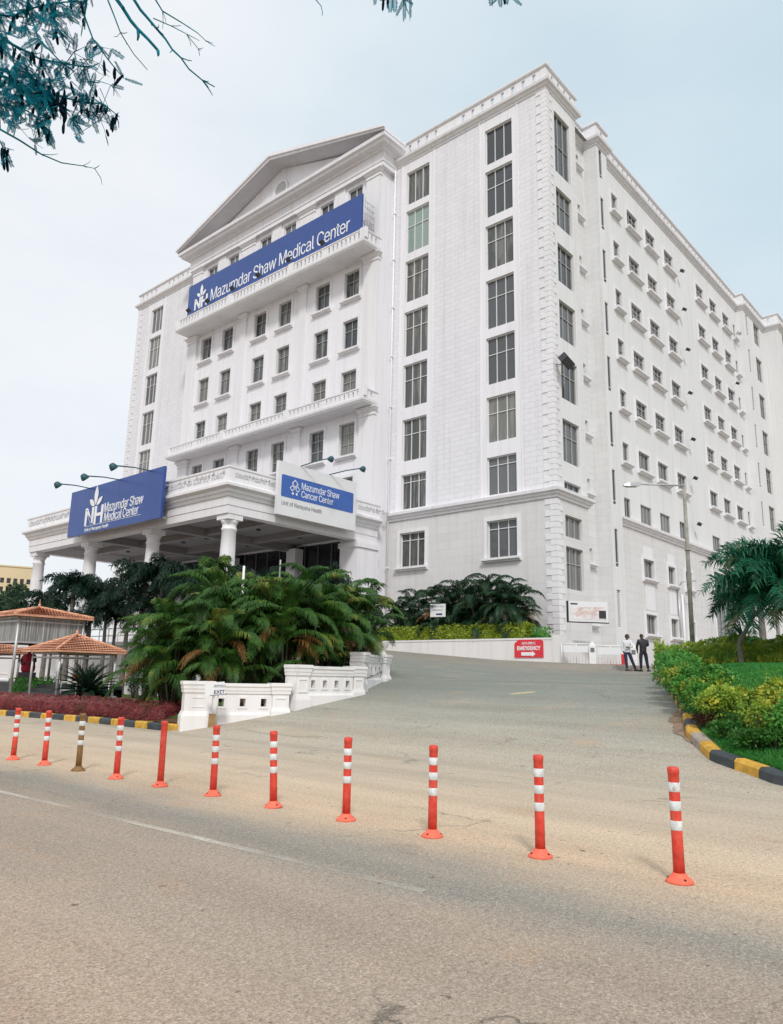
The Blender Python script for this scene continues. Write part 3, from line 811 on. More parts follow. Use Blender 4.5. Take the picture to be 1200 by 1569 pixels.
def pil(y0, y1, d, z0, z1, cap=True):
    pl.box((XP-d, y0, z0), (XP+.02, y1, z1-.62 if cap else z1))
    if cap:
        c = [(XP, y1), (XP, y0)]
        pl.sweep([(XP+.02, y1+.003), (XP-d, y1+.003), (XP-d, y0-.003), (XP+.02, y0-.003)],
                 [(-.1, z1-.62), (.06, z1-.62), (.06, z1-.52), (.02, z1-.50), (.02, z1-.36), (.12, z1-.28), (.2, z1-.12), (.26, z1-.10), (.26, z1-.002), (-.1, z1-.002)])
for (za, zb) in ((34.6, 40.6), (21.9, 33.28), (13.4, 20.82)):
    pil(YR+.003, YR+1.45, .22, za, zb); pil(YL-1.45, YL-.003, .22, za, zb)
for (za, zb) in ((21.9, 33.28), (13.4, 20.82)):
    for yc in (44.42, 52.4): pil(yc-.4, yc+.4, .14, za, zb)
for yc in (44.42, 52.4): pil(yc-.95, yc+.95, .12, 34.6, 40.6)
for yc in (40.45, 48.4, 56.4): pl.box((XP-.12, yc-.6, 34.6), (XP+.02, yc+.6, 40.6))
partw('pilasters', pl, ['trim'], B)
# entablature and pediment
PX = [(X0, YL), (XP, YL), (XP, YR), (X0, YR)]
en = MB()
en.sweep([(X0+.02, YL+.02), (XP, YL+.02), (XP, YR-.02), (X0+.02, YR-.02)],
         [(-.2, 40.6), (.34, 40.6), (.34, 40.95), (.40, 40.98), (.40, 41.75), (.55, 41.8), (.62, 41.95), (1.05, 42.02), (1.12, 42.2), (1.30, 42.28), (1.34, 42.55), (-.2, 42.6)])
yc, za, zr = 48.42, 42.58, 46.55
ya, yb = YL+1.38, YR-1.38
th = .5
for sgn, ye in ((1, ya), (-1, yb)):
    vs = []
    for xx in (XP-1.42, X0+3.0):
        vs += [(xx, ye, za), (xx, yc, zr), (xx, yc, zr+th), (xx, ye, za+th*.45)]
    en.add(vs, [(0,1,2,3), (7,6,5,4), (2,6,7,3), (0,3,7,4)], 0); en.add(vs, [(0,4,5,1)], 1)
    # thin upper lip
    vs = []
    for xx in (XP-1.58, XP-1.40):
        vs += [(xx, ye+sgn*.1, za+th*.25), (xx, yc, zr+th*.55), (xx, yc, zr+th+.06), (xx, ye+sgn*.1, za+th*.55+.06)]
    en.add(vs, [(0,1,2,3), (7,6,5,4), (0,4,5,1), (2,6,7,3), (0,3,7,4)], 0)
en.add([(XP+.15, ya-.3, za-.3), (XP+.15, yb+.3, za-.3), (XP+.15, yc, zr)], [(0,1,2)], 0)
ocv = []
no = 28
for k in range(no):
    a = 2*PI*k/no
    for r, xx in ((.95, XP+.12), (.95, XP+.02), (.78, XP+.02), (.78, XP+.13)):
        ocv.append((xx, yc+r*math.cos(a), 44.4+r*math.sin(a)))
fs = []
for k in range(no):
    k2 = (k+1) % no
    for q in range(3): fs.append((k*4+q, k*4+q+1, k2*4+q+1, k2*4+q))
en.add(ocv, fs, 0)
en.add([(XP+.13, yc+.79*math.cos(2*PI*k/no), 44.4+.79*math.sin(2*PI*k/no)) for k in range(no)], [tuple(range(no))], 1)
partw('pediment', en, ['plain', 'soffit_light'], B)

# ---- balconies on the pavilion
def balcony(xf, y0, y1, zb, zt):
    m = MB()
    path = [(XP, y1), (xf, y1), (xf, y0), (XP, y0)]
    m.sweep(path, [(-.05, zb), (-.0, zb+.02), (.03, zb+.10), (.09, zb+.14), (.12, zb+.30), (.05, zb+.34), (.05, zb+.42), (-.05, zb+.42)])
    m.add([(xf+.04, y0, zb+.01), (XP+.02, y0, zb+.01), (XP+.02, y1, zb+.01), (xf+.04, y1, zb+.01)], [(0,1,2,3)])
    m.add([(xf, y0, zb+.40), (XP+.02, y0, zb+.40), (XP+.02, y1, zb+.40), (xf, y1, zb+.40)], [(0,1,2,3)])
    m.sweep([(XP+.2, y1-.12), (xf+.14, y1-.12), (xf+.14, y0+.12), (XP+.2, y0+.12)], [(-.1, zt-.12), (.14, zt-.12), (.17, zt-.09), (.17, zt), (-.1, zt)])
    hs = []; y = y0+.5; n = 0
    while y < y1-.5:
        if n % 9 != 8: hs.append((y, y+.17, zb+.52, zt-.2))
        y += .46; n += 1
    m.wall('x', xf+.02, 1, y0, y1, zb+.41, zt-.11, hs, .14, back=True)
    for yy, inn in ((y0+.02, 1), (y1-.02, -1)):
        hh = []; x = xf+.35
        while x < XP-.4: hh.append((x, x+.17, zb+.52, zt-.2)); x += .46
        m.wall('y', yy, inn, xf, XP, zb+.41, zt-.11, hh, .14, back=True)
    for yy in [y0+.1+ (y1-y0-.2)*q for q in (0, .333, .667, 1)]:
        m.box((xf-.05, yy-.3, zb+.43), (xf+.22, yy+.3, zt+.05))
    return partw('balcony', m, ['trim'], B)
balcony(36.9, YR+.02, 60.6, 33.3, 34.55)
balcony(37.3, YR-.0, 61.1, 20.85, 21.98)

# ---- long side face and its stair towers
XE = 81.3
bl = MB()
cz = [(35.28,40.0),(31.2,34.1),(27.1,29.9),(23.1,25.8),(19.0,21.8),(14.85,17.65),(13.12,13.6),(10.1,11.45),(6.9,9.5)]
hC = [(41.05, 43.22, a, b) for a, b in cz]
def C_mf(u, z): return 1 if z < 12.7 else (2 if 40.85 < u < 43.45 else 0)
bl.wall('y', Y0, 1, X0, 44.1, 1.2, TOP, hC, .34, ([40.85, 43.45], C_mf, [12.7]))
bl.add([(44.1, Y0, 1.2), (44.1, 23.2, 1.2), (44.1, 23.2, TOP), (44.1, Y0, TOP)], [(0,1,2,3)], 0)
rz = [39.2-4.2*i for i in range(7)] + [9.2, 5.2]
bl.wall('y', 23.2, 1, 44.1, 47.35, 1.2, TOP, [(45.9, 46.7, z, z+1.0) for z in rz], .3)
bl.wall('x', 47.35, 1, YT, 23.2, 1.2, TOP, [], .3)
tz = [(38.5,41.0),(34.2,36.9),(29.9,32.6),(25.75,28.4),(21.5,24.2),(17.4,20.05),(13.3,15.85),(9.0,11.7),(5.0,7.5)]
bl.wall('y', YT, 1, 47.35, 49.05, 1.2, TOP, [(47.7, 48.3, a, b) for a, b in tz], .34, ([], lambda u, z: 2))
bl.wall('x', 49.05, -1, YT, YB, 1.2, TOP, [], .3)
partw('corner_wall', bl, ['sideblock', 'lower', 'side'], B)
for i, (a, b) in enumerate(cz):
    window('side_window', 'B', 42.13, Y0, a, b, 2.17, 3, [] if i in (6, 7) else ([.62] if i else [.5]), 0, False, 'glass' if i < 7 else 'glass_room')
for i, z in enumerate(rz):
    window('small_window', 'B', 46.3, 23.2, z, z+1.0, .8, 1, [.5], .34, False, 'glass_room')
for i, (a, b) in enumerate(tz):
    if i == 8:
        lv = MB()
        for k in range(22): lv.box((47.72, YT+.1, a+.02+k*.112), (48.28, YT+.16, a+.075+k*.112))
        lv.box((47.7, YT+.2, a), (48.3, YT+.22, b))
        partw('louvre', lv, ['frame'], B)
    else: window('slit_window', 'B', 48.0, YT, a, b, .6, 1, [.12], 0, False, 'glass_dark', .06)
lcols = [(50.85, 51.9, 1), (53.65, 55.65, 3), (57.3, 59.3, 3), (61.3, 63.3, 3), (69.0, 71.0, 3), (72.7, 74.7, 3), (76.5, 78.5, 3), (80.05, 80.7, 1)]
lrows = [(37.55, 39.15), (33.45, 35.0), (29.35, 30.9), (25.3, 26.8), (21.25, 22.75), (17.15, 18.65), (13.1, 14.5)]
hL = [(a, b, z0, z1) for a, b, c in lcols for z0, z1 in lrows]
low1 = [(53.6, 55.5), (58.2, 59.65), (61.8, 63.25)]
hL += [(a, b, 9.0, 10.4) for a, b in low1] + [(a, b, 4.95, 6.35) for a, b in low1]
hL += [(68.5, 74.5, 4.6, 11.2), (76.5, 78.1, 5.2, 6.5), (76.5, 78.1, 9.0, 10.4)]
ll = MB()
ll.wall('y', YB, 1, 49.05, XE, 1.2, TOP, hL, .36, ([], lambda u, z: 1 if z < 12.7 else 0, [12.7]))
# white panels over the lower windows
for a, b in low1:
    for z0 in (6.68, 10.6):
        ll.box((a+.1, YB-.03, z0), (b-.1, YB+.02, z0+(1.9 if z0 < 8 else .75)), 2)
partw('side_wall', ll, ['side', 'lower', 'trim'], B)
for j, (a, b, c) in enumerate(lcols):
    for i, (z0, z1) in enumerate(lrows):
        rows = [.36, .68] if (i < 5 and c == 3) else ([.5] if i < 5 else [])
        window('side_casement' if c == 3 else 'narrow_window', 'B', (a+b)/2, YB, z0, z1, b-a, 3 if c == 3 else 2, rows, .40 if i < 6 else 0, i < 6 and j < 7, 'glass_room', .13)
for a, b in low1:
    for z0 in (9.0, 4.95): window('lower_window', 'B', (a+b)/2, YB, z0, z0+1.4, b-a, 3, [], .34, True, 'glass_room')
window('lower_window', 'B', 77.3, YB, 5.2, 6.5, 1.6, 2, [], .3, True, 'glass_room')
window('lower_window', 'B', 77.3, YB, 9.0, 10.4, 1.6, 2, [], .3, True, 'glass_room')
window('glazed_screen', 'B', 71.5, YB, 4.6, 11.2, 6.0, 6, [.22, .28, .56, .62], .3, True, 'glass_room')
# far end stair tower and end block
fe = MB()
sz = [(a, b) for a, b in tz[:8]]
fe.wall('x', XE, 1, 21.9, YB, 1.2, TOP, [], .3)
fe.wall('y', 21.9, 1, XE, 88.5, 1.2, TOP, [(82.2, 82.8, a, b) for a, b in sz] + [(84.9, 87.0, a, b) for a, b in sz], .34)
fe.wall('x', 88.5, 1, 20.3, 21.9, 1.2, TOP, [], .3)
fe.wall('y', 20.3, 1, 88.5, 100, 1.2, TOP, [(90.2, 92.4, a, b) for a, b in sz] + [(95.2, 97.4, a, b) for a, b in sz], .34)
fe.add([(100, 20.3, 0), (100, YW, 0), (100, YW, TOP), (100, 20.3, TOP)], [(0,1,2,3)])
partw('end_wall', fe, ['side'], B)
for a, b in sz:
    window('slit_window', 'B', 82.5, 21.9, a, b, .6, 1, [.12], 0, False, 'glass_room', .06)
    window('far_window', 'B', 85.95, 21.9, a, b, 2.1, 3, [.6], 0, False, 'glass_room')
    window('far_window', 'B', 91.3, 20.3, a, b, 2.2, 3, [.6], 0, False, 'glass_room')
    window('far_window', 'B', 96.3, 20.3, a, b, 2.2, 3, [.6], 0, False, 'glass_room')
rf = MB(); rf.add([(X0+.4, Y0+.4, TOP-.05), (99.8, 23.3, TOP-.05), (99.8, YW, TOP-.05), (X0+.4, YW, TOP-.05)], [(0,1,2,3)])
partw('roof', rf, ['soffit'], B)

# ---- top cornice, parapet and the ledge over the ground floors
front_l = [(X0+3, YW), (X0, YW), (X0, YL+.05)]
rest = [(X0, YR-.05), (X0, Y0), (44.1, Y0), (44.1, 23.2), (47.35, 23.2), (47.35, YT), (49.05, YT), (49.05, YB), (XE, YB), (XE, 21.9), (88.5, 21.9), (88.5, 20.3), (100, 20.3)]
cp = [(-.1, TOP-.45), (.06, TOP-.45), (.06, TOP-.30), (.16, TOP-.26), (.20, TOP-.12), (.36, TOP-.06), (.40, TOP+.12), (-.1, TOP+.14)]
co = MB(); co.sweep(front_l, cp); partw('cornice', co, ['trim'], B); co = MB(); co.sweep(rest, cp)
partw('cornice', co, ['trim'], B)
pa = MB()
pz0, pz1 = TOP+.13, TOP+1.45
for path in (front_l, rest):
    pa.sweep(path, [(-.22, pz0), (.10, pz0), (.10, pz0+.16), (-.22, pz0+.16)])
    pa.sweep(path, [(-.26, pz1-.16), (.14, pz1-.16), (.18, pz1-.10), (.18, pz1), (-.26, pz1)])
    for i in range(len(path)-1):
        (xa, ya_), (xb, yb_) = path[i], path[i+1]
        L = abs(xb-xa)+abs(yb_-ya_)
        if xa == xb:
            lo, hi2 = sorted((ya_, yb_)); ax = 'x'; c = xa
            out = -1 if yb_ < ya_ else 1
        else:
            lo, hi2 = sorted((xa, xb)); ax = 'y'; c = ya_
            out = -1
        hs = []; u = lo+.75; n = 0
        while u < hi2-.7:
            if n % 10 not in (8, 9): hs.append((u, u+.26, pz0+.34, pz1-.34))
            u += .86; n += 1
        pa.wall(ax, c+out*.03, -out, lo, hi2, pz0+.15, pz1-.15, hs, .2, back=True)
for (x, y) in ((X0+.15, Y0+.15), (43.9, Y0+.15), (47.5, YT+.15), (48.9, YT+.15), (XE+.15, 22.05), (88.65, 20.45), (X0+.15, YW-.15)):
    pa.box((x-.20, y-.20, pz0+.01), (x+.20, y+.20, pz1+.03))
partw('parapet', pa, ['trim'], B)
le = MB()
lp_ = [(-.1, 12.35), (.10, 12.35), (.12, 12.50), (.22, 12.54), (.24, 12.66), (.38, 12.72), (.40, 12.90), (-.1, 12.96)]
le.sweep([(X0, YW), (X0, YL+.02)], lp_); partw('ledge', le, ['trim'], B); le = MB()
le.sweep([(X0, YR-.42), (X0, Y0), (44.1, Y0), (44.1, Y0+.5)], lp_)
partw('ledge', le, ['trim'], B); le = MB()
le.sweep([(49.07, YB), (XE-.01, YB)], lp_)
partw('ledge', le, ['trim'], B)
dp = MB()
dp.tube([(X0-.12, 35.55, 2.5), (X0-.12, 35.55, 41)], .07, 10)
for z in range(5, 41, 4): dp.box((X0-.22, 35.44, z), (X0+.01, 35.66, z+.08))
dp.tube([(60.6, YB-.1, 2.2), (60.6, YB-.1, 8.4)], .09, 10)
partw('downpipe', dp, ['plain'], B)

# ---- portico
PF = 25.7; PY0, PY1 = 35.3, 61.6
po = MB()
pp_ = [(XP+.05, PY1), (PF, PY1), (PF, PY0), (XP+.05, PY0)]
po.sweep(pp_, [(-.9, 10.6), (-.22, 10.6), (-.22, 11.05), (-.18, 11.08), (-.18, 11.55), (-.10, 11.6), (-.02, 11.78), (.05, 11.82), (.08, 11.98), (.22, 12.06), (.30, 12.12), (.30, 12.28), (.02, 12.42), (.02, 13.22), (.07, 13.24), (.07, 13.35), (-.35, 13.35), (-.35, 12.5), (-.9, 12.5)])
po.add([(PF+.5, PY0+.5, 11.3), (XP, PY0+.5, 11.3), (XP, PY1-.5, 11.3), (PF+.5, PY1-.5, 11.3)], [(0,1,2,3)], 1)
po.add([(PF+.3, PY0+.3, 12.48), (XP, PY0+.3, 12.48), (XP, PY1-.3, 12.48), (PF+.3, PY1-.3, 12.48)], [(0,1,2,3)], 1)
for yy in (44.2, 52.5): po.box((PF+.91, yy-.3, 10.75), (XP-.01, yy+.3, 11.32), 1)
for xx in (30.6, 34.6): po.box((xx-.25, PY0+.91, 10.86), (xx+.25, PY1-.91, 11.31), 1)
for yy in (38, 41, 47, 50, 55, 58):
    for xx in (28.3, 32.6, 36.4): po.lathe([(.16, 11.2), (.16, 11.31)], 12, (xx, yy, 0), 2)
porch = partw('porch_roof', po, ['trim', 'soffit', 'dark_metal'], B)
letters('lettering', 'ಮಜುಂದಾರ್-ಶಾ ಮೆಡಿಕಲ್ ಸೆಂಟರ್', .6, (PF-.03, 41.75, 12.66), 'A', 'letter_relief', porch, ext=.012, fw=6.1, fh=.50)
letters('lettering', 'ಮಜುಂದಾರ್ ಕ್ಯಾನ್ಸರ್ ಸೆಂಟರ್', .5, (26.14, PY0-.03, 12.72), 'B', 'letter_relief', porch, ext=.012, fw=3.1, fh=.36)
letters('lettering', 'ಮಜುಂದಾರ್-ಶಾ ಕೇರ್ ಸೆಂಟರ್', .5, (36.5, PY0-.03, 12.70), 'B', 'letter_relief', porch, ext=.012, fw=3.2, fh=.36)
letters('lettering', 'ಮಜುಂದಾರ್ ಇನ್ಸ್ಟಿಟ್ಯೂಟ್ ಆಸ್ಪತ್ರೆ', .58, (PF-.03, 61.2, 12.66), 'A', 'letter_relief', porch, ext=.012, fw=7.6, fh=.48)
cs = MB()
cs.box((-.68, -.68, 0), (.68, .68, .25)); cs.lathe([(.62, .25), (.62, .42), (.55, .5), (.53, .6), (.47, .66), (.46, 2.6), (.44, 5.2), (.41, 6.35), (.46, 6.40), (.46, 6.50), (.41, 6.53), (.41, 6.74), (.46, 6.80), (.53, 6.98)], 32)
cs.box((-.54, -.54, 6.98), (.54, .54, 7.30))
cme = cs.mesh('column', ['trim'])
for yy in (36.1, 44.2, 52.4, 60.7): part('column', cme, B, Vector((26.55, yy, 3.3)) - wloc(B))
pr = MB(); pr.box((36.6, 35.32, 2.6), (XP-.003, 37.0, 10.62)); pr.box((36.5, 35.22, 10.1), (XP-.004, 37.1, 10.45)); partw('pier', pr, ['plain'], B)
pr = MB(); pr.box((36.6, 59.6, 2.6), (XP-.003, 61.3, 10.62)); partw('pier', pr, ['plain'], B)
for yy in (43.6, 51.4): pr = MB(); pr.box((37.9, yy-.5, 3.3), (XP-.003, yy+.5, 10.9)); partw('pier', pr, ['plain'], B)
gls = MB(); gls.add([(XP+.3, 37.3, 3.3), (XP+.3, 59.3, 3.3), (XP+.3, 59.3, 11.2), (XP+.3, 37.3, 11.2)], [(0,1,2,3)], 1)
for k in range(16):
    y = 37.3+22.0*k/15; gls.box((XP+.2, y-.03, 3.3), (XP+.29, y+.03, 11.2), 0)
for z in (5.8, 8.0): gls.box((XP+.205, 37.3, z-.03), (XP+.285, 59.3, z+.03), 0)
partw('entrance_glazing', gls, ['darkframe', 'glass_dark'], B)
# plinth under the porch
pt_ = MB()
pt_.box((25.2, 36.0, -.2), (XP, YW+6, 3.3))
pt_.sweep([(25.2, YW+6), (25.2, 36.0)], [(-.05, 3.05), (.10, 3.05), (.14, 3.12), (.14, 3.32), (-.05, 3.32)])
pt_.sweep([(25.2, YW+6), (25.2, 36.0)], [(-.05, .1), (.08, .1), (.08, .75), (.03, .8), (-.05, .8)])
for k in range(9):
    y = 37.0+4.6*k
    pt_.box((25.08, y-.3, .8), (25.21, y+.3, 3.04))
    pt_.box((25.17, y+.7, 1.1), (25.22, y+3.9, 1.2)); pt_.box((25.17, y+.7, 2.6), (25.22, y+3.9, 2.7))
partw('plinth', pt_, ['garden_wall'], B)
hr = MB()
for z in (3.75, 4.2):
    hr.tube([(25.5, 37.3, z), (25.5, 60, z)], .035, 6)
for k in range(20): hr.tube([(25.5, 37.3+1.19*k, 3.3), (25.5, 37.3+1.19*k, 4.2)], .03, 6)
partw('porch_railing', hr, ['white_metal'], B)

# ================================================================ SIGNS ON THE BUILDING
def sign_box(name, label, face, c, w, h, d, mat, edge='metal'):
    """c = world position of the middle of the bottom edge of the front face"""
    t = thing(name, label, 'sign', c)
    m = MB()
    if face == 'A': m.box((0, -w/2, 0), (d, w/2, h))
    else: m.box((-w/2, 0, 0), (w/2, d, h))
    part('board', m, t, mats=[mat])
    return t
def leaf_logo(s):
    """three pointed leaves above the letters"""
    def lf(cx, cy, L, W, a):
        pts = []
        for k in range(9):
            u = k/8; pts.append((W*math.sin(PI*u)**.8, L*u))
        for k in range(7, 0, -1):
            u = k/8; pts.append((-W*math.sin(PI*u)**.8, L*u))
        ca, sa = math.cos(a), math.sin(a)
        return [((cx + x*ca - y*sa)*s, (cy + x*sa + y*ca)*s) for x, y in pts]
    return [lf(.5, .02, .95, .17, 0), lf(.40, 0, .62, .13, .95), lf(.60, 0, .62, .13, -.95)]
# 1 the long sign under the pediment
S1 = sign_box('rooftop_sign', 'very long blue sign with white lettering leaning above the upper balcony', 'A', (37.12, 47.9, 34.6), 22.9, 3.2, .15, 'sign_blue')
bolt = MB()
for k in range(9):
    y = -10.8+2.7*k
    bolt.box((.15, y-.05, -.05), (.25, y+.05, 3.1)); bolt.tube([(.25, y, 2.6), (1.5, y, .35)], .03, 5)
for z in (.4, 1.5, 2.7): bolt.box((.15, -11.4, z-.03), (.22, 11.4, z+.03))
for k in range(5): bolt.tube([(.2+.25*k, -11.6, .2), (.2+.25*k, -11.6, 2.9-.3*k)], .02, 4); bolt.tube([(.1, -11.6, .4+.55*k), (1.2, -11.6, .5+.5*k)], .02, 4)
part('support_frame', bolt, S1, mats=['metal'])
letters('lettering', 'Mazumdar Shaw Medical Center', 2.0, (37.11, 55.65, 35.12), 'A', 'letter', S1, ext=.02, space=.94, off=-.004, fw=17.95, fh=1.22)
letters('lettering', 'NH', 1.6, (37.11, 58.2, 35.0), 'A', 'letter', S1, ext=.02, off=.035, space=.92, fw=2.05, fh=1.08)
part('emblem', poly_mesh(leaf_logo(1.2), .03, 'letter'), S1, Vector((37.10, 57.75, 36.15)) - wloc(S1), ROT['A'])
# 2 porch sign, blue
S2 = sign_box('porch_sign', 'large blue sign with white leaf emblem and lettering on the porch front', 'A', (24.95, 47.0, 10.80), 12.0, 3.3, .18, 'sign_blue')
fr = MB()
for y in (-5.5, -1.8, 1.8, 5.5): fr.box((.18, y-.05, .1), (.70, y+.05, .2)); fr.box((.18, y-.05, 2.2), (.76, y+.05, 2.3)); fr.box((.18, y-.05, .1), (.26, y+.05, 3.2))
part('support_frame', fr, S2, mats=['metal'])
letters('lettering', 'Mazumdar Shaw', 1.0, (24.94, 48.0, 12.0), 'A', 'letter', S2, ext=.012, space=.94, off=.0, fw=4.85, fh=.66)
letters('lettering', 'Medical Center', 1.0, (24.94, 47.9, 11.36), 'A', 'letter', S2, ext=.012, space=.94, off=.0, fw=4.3, fh=.62)
letters('lettering', 'NH', 1.6, (24.94, 50.6, 11.38), 'A', 'letter', S2, ext=.012, off=.03, space=.92, fw=2.45, fh=1.22)
letters('lettering', 'Unit of Narayana Health', .3, (24.94, 50.45, 10.93), 'A', 'letter', S2, ext=.012, fw=3.2, fh=.24)
part('emblem', poly_mesh(leaf_logo(1.45), .02, 'letter'), S2, Vector((24.93, 49.98, 12.66)) - wloc(S2), ROT['A'])
um = MB(); um.box((-.012, -3.7, .48), (-.002, 3.45, .505)); part('underline', um, S2, mats=['letter'])
# 3 porch side sign, white with blue panel
S3 = sign_box('porch_sign', 'white sign with a blue panel and white lettering on the right side of the porch', 'B', (32.35, 34.78, 10.97), 6.85, 3.33, .2, 'sign_white')
bp = MB(); bw, bh, rr = 3.14, .69, .10
pts = []
for (cx, cz_, a0) in ((bw-rr, bh-rr, 0), (-bw+rr, bh-rr, 90), (-bw+rr, -bh+rr, 180), (bw-rr, -bh+rr, 270)):
    for k in range(5): a = R(a0+22.5*k); pts.append((cx+rr*math.cos(a), -.012, cz_+rr*math.sin(a)))
bp.add([(x, y, z+1.84) for x, y, z in pts] + [(x, .0-.001, z+1.84) for x, y, z in pts], [tuple(range(20))] + [(i, (i+1) % 20, 20+(i+1) % 20, 20+i) for i in range(20)])
part('blue_panel', bp, S3, mats=['sign_blue_b'])
letters('lettering', 'Mazumdar Shaw', .6, (30.85, 34.765, 12.84), 'B', 'letter', S3, ext=.008, space=.95, fw=3.3, fh=.44)
letters('lettering', 'Cancer Center', .6, (30.85, 34.765, 12.34), 'B', 'letter', S3, ext=.008, space=.95, fw=2.78, fh=.42)
letters('lettering', 'Unit of Narayana Health', .36, (29.3, 34.775, 11.6), 'B', 'letter_grey', S3, ext=.008, fw=3.35, fh=.28)
def ringsq(cx, cy, s, t):
    out = []
    o = [(cx, cy+s), (cx+s, cy), (cx, cy-s), (cx-s, cy)]; i = [(cx, cy+s-t), (cx+s-t, cy), (cx, cy-s+t), (cx-s+t, cy)]
    for k in range(4):
        k2 = (k+1) % 4; out.append([o[k], o[k2], i[k2], i[k]][::-1])
    return out
lg = ringsq(0, .22, .27, .075) + ringsq(-.22, -.10, .20, .06) + ringsq(.22, -.10, .20, .06) + [[(.08*math.cos(a)-.16, .08*math.sin(a)-.42) for a in [R(45*k) for k in range(8)]], [(.08*math.cos(a)+.16, .08*math.sin(a)-.42) for a in [R(45*k) for k in range(8)]]]
part('emblem', poly_mesh(lg, .008, 'letter'), S3, Vector((30.3, 34.765, 12.86)) - wloc(S3), ROT['B'])
fr = MB()
for x in (-3.0, 0, 3.0): fr.box((x-.05, .2, .2), (x+.05, .60, .3)); fr.box((x-.05, .2, 2.2), (x+.05, .55, 2.3)); fr.box((x-.05, .2, .1), (x+.05, .27, 3.2))
part('support_frame', fr, S3, mats=['metal'])
# sign lamps on long arms
def arm_lamp(base, tip, label, grp, dirv):
    t = thing('sign_lamp', label, 'lamp', base, 0, grp)
    m = MB(); d = Vector(tip)-Vector(base)
    m.tube([(0,0,0), d*.5+Vector((0,0,.06)), d], .035, 6); part('arm', m, t, mats=['teal_metal'])
    h = MB(); dv = Vector(dirv).normalized()
    h.lathe([(.05, .16), (.12, .14), (.19, .0), (.21, -.12), (.20, -.16)], 12)
    q = Vector((0,0,-1)).rotation_difference(dv).to_matrix()
    for i, v in enumerate(h.v): h.v[i] = q @ v
    part('lamp_head', h, t, d + Vector((0,0,-.05)), mats=['teal_metal'])
    return t
gl_ = 'lamps on long arms over the porch signs'
arm_lamp((25.1, 42.8, 14.1), at(173, 713, 37.6), 'sign lamp nearest the right end of the blue porch sign', gl_, (.7, 0, -.7))
arm_lamp((25.1, 46.6, 14.1), at(129, 729, 40.2), 'middle one of the three lamps over the blue porch sign', gl_, (.7, 0, -.7))
arm_lamp((25.1, 50.6, 14.1), at(88, 741, 43), 'leftmost of the three lamps over the blue porch sign', gl_, (.7, 0, -.7))
arm_lamp((30.7, 34.9, 14.3), (31.6, 33.0, 14.75), 'left one of the two lamps over the white porch sign', gl_, (0, .7, -.7))
arm_lamp((33.2, 34.9, 14.3), (34.5, 33.0, 14.75), 'right one of the two lamps over the white porch sign', gl_, (0, .7, -.7))
def spot(loc, label, grp, dirv, s=1.0, mat='dark_metal', name='floodlight'):
    t = thing(name, label, 'floodlight', loc, 0, grp)
    dv = Vector(dirv).normalized(); m = MB()
    m.obox((0,0,0), (.30*s, 0, 0), (0, .20*s, 0), (0, 0, .26*s))
    q = Vector((0,0,-1)).rotation_difference(dv).to_matrix()
    for i, v in enumerate(m.v): m.v[i] = q @ v
    part('housing', m, t, mats=[mat])
    gl = MB(); gl.obox((0,0,-.26*s-.01), (.26*s, 0, 0), (0, .16*s, 0), (0, 0, .012))
    for i, v in enumerate(gl.v): gl.v[i] = q @ v
    part('lens', gl, t, mats=['glass'])
    b = MB()
    b.tube([(0,0,0), (0, .35*s, -.1*s), (0, .55*s, 0)] if dirv[1] < 0 else [(0,0,0), (.2*s, 0, -.25*s)], .035*s, 6)
    part('bracket', b, t, mats=['metal'])
    return t
for i, y in enumerate((58.6, 55.6, 51.9, 48.3, 44.4, 40.4)):
    spot((36.75, y, 34.98), ['leftmost of the small lamps along the foot of the long blue sign', 'second small lamp from the left under the long blue sign', 'third small lamp from the left under the long blue sign', 'third small lamp from the right under the long blue sign', 'second small lamp from the right under the long blue sign', 'rightmost of the small lamps along the foot of the long blue sign'][i],
         'small lamps at the foot of the long blue sign', (.6, 0, .8), .62)
ordn = ['topmost', 'second from the top', 'third from the top', 'fourth from the top', 'fifth from the top', 'sixth from the top', 'lowest']
for i, (fx_, fy_) in enumerate(((1045.5, 415), (1049, 474), (1054.6, 535.5), (1058, 602), (1062.7, 673), (1066, 732.5), (1072, 803))):
    dr = ray(fx_, fy_); q_ = EYE + dr*((YB-.6)/dr.y)
    spot(tuple(q_), 'small floodlight jutting from the long side wall, %s of its column' % ordn[i], 'floodlights in a column on the long side wall', (.25, -.75, -.5), .62)
dr = ray(868, 553); q_ = EYE + dr*((Y0-.75)/dr.y)
spot(tuple(q_), 'big black floodlight jutting over a window near the building corner', None, (-.45, -.6, -.75), 1.35)
spot((79.4, YB-.7, 37.6), 'pale floodlight high on the wall beside the far stair tower', None, (.2, -.8, -.5), .7, 'metal')
spot((78.0, YB-.6, 31.6), 'small black floodlight over a window near the far stair tower', None, (.2, -.8, -.5), .6)
# ================================================================ STREET AND FORECOURT OBJECTS
def onX(x, y, X): d = ray(x, y); return EYE + d*(X/d.x)
def onY(x, y, Y): d = ray(x, y); return EYE + d*(Y/d.y)
FACE = R(-48)          # rotation that turns a board's front towards the road
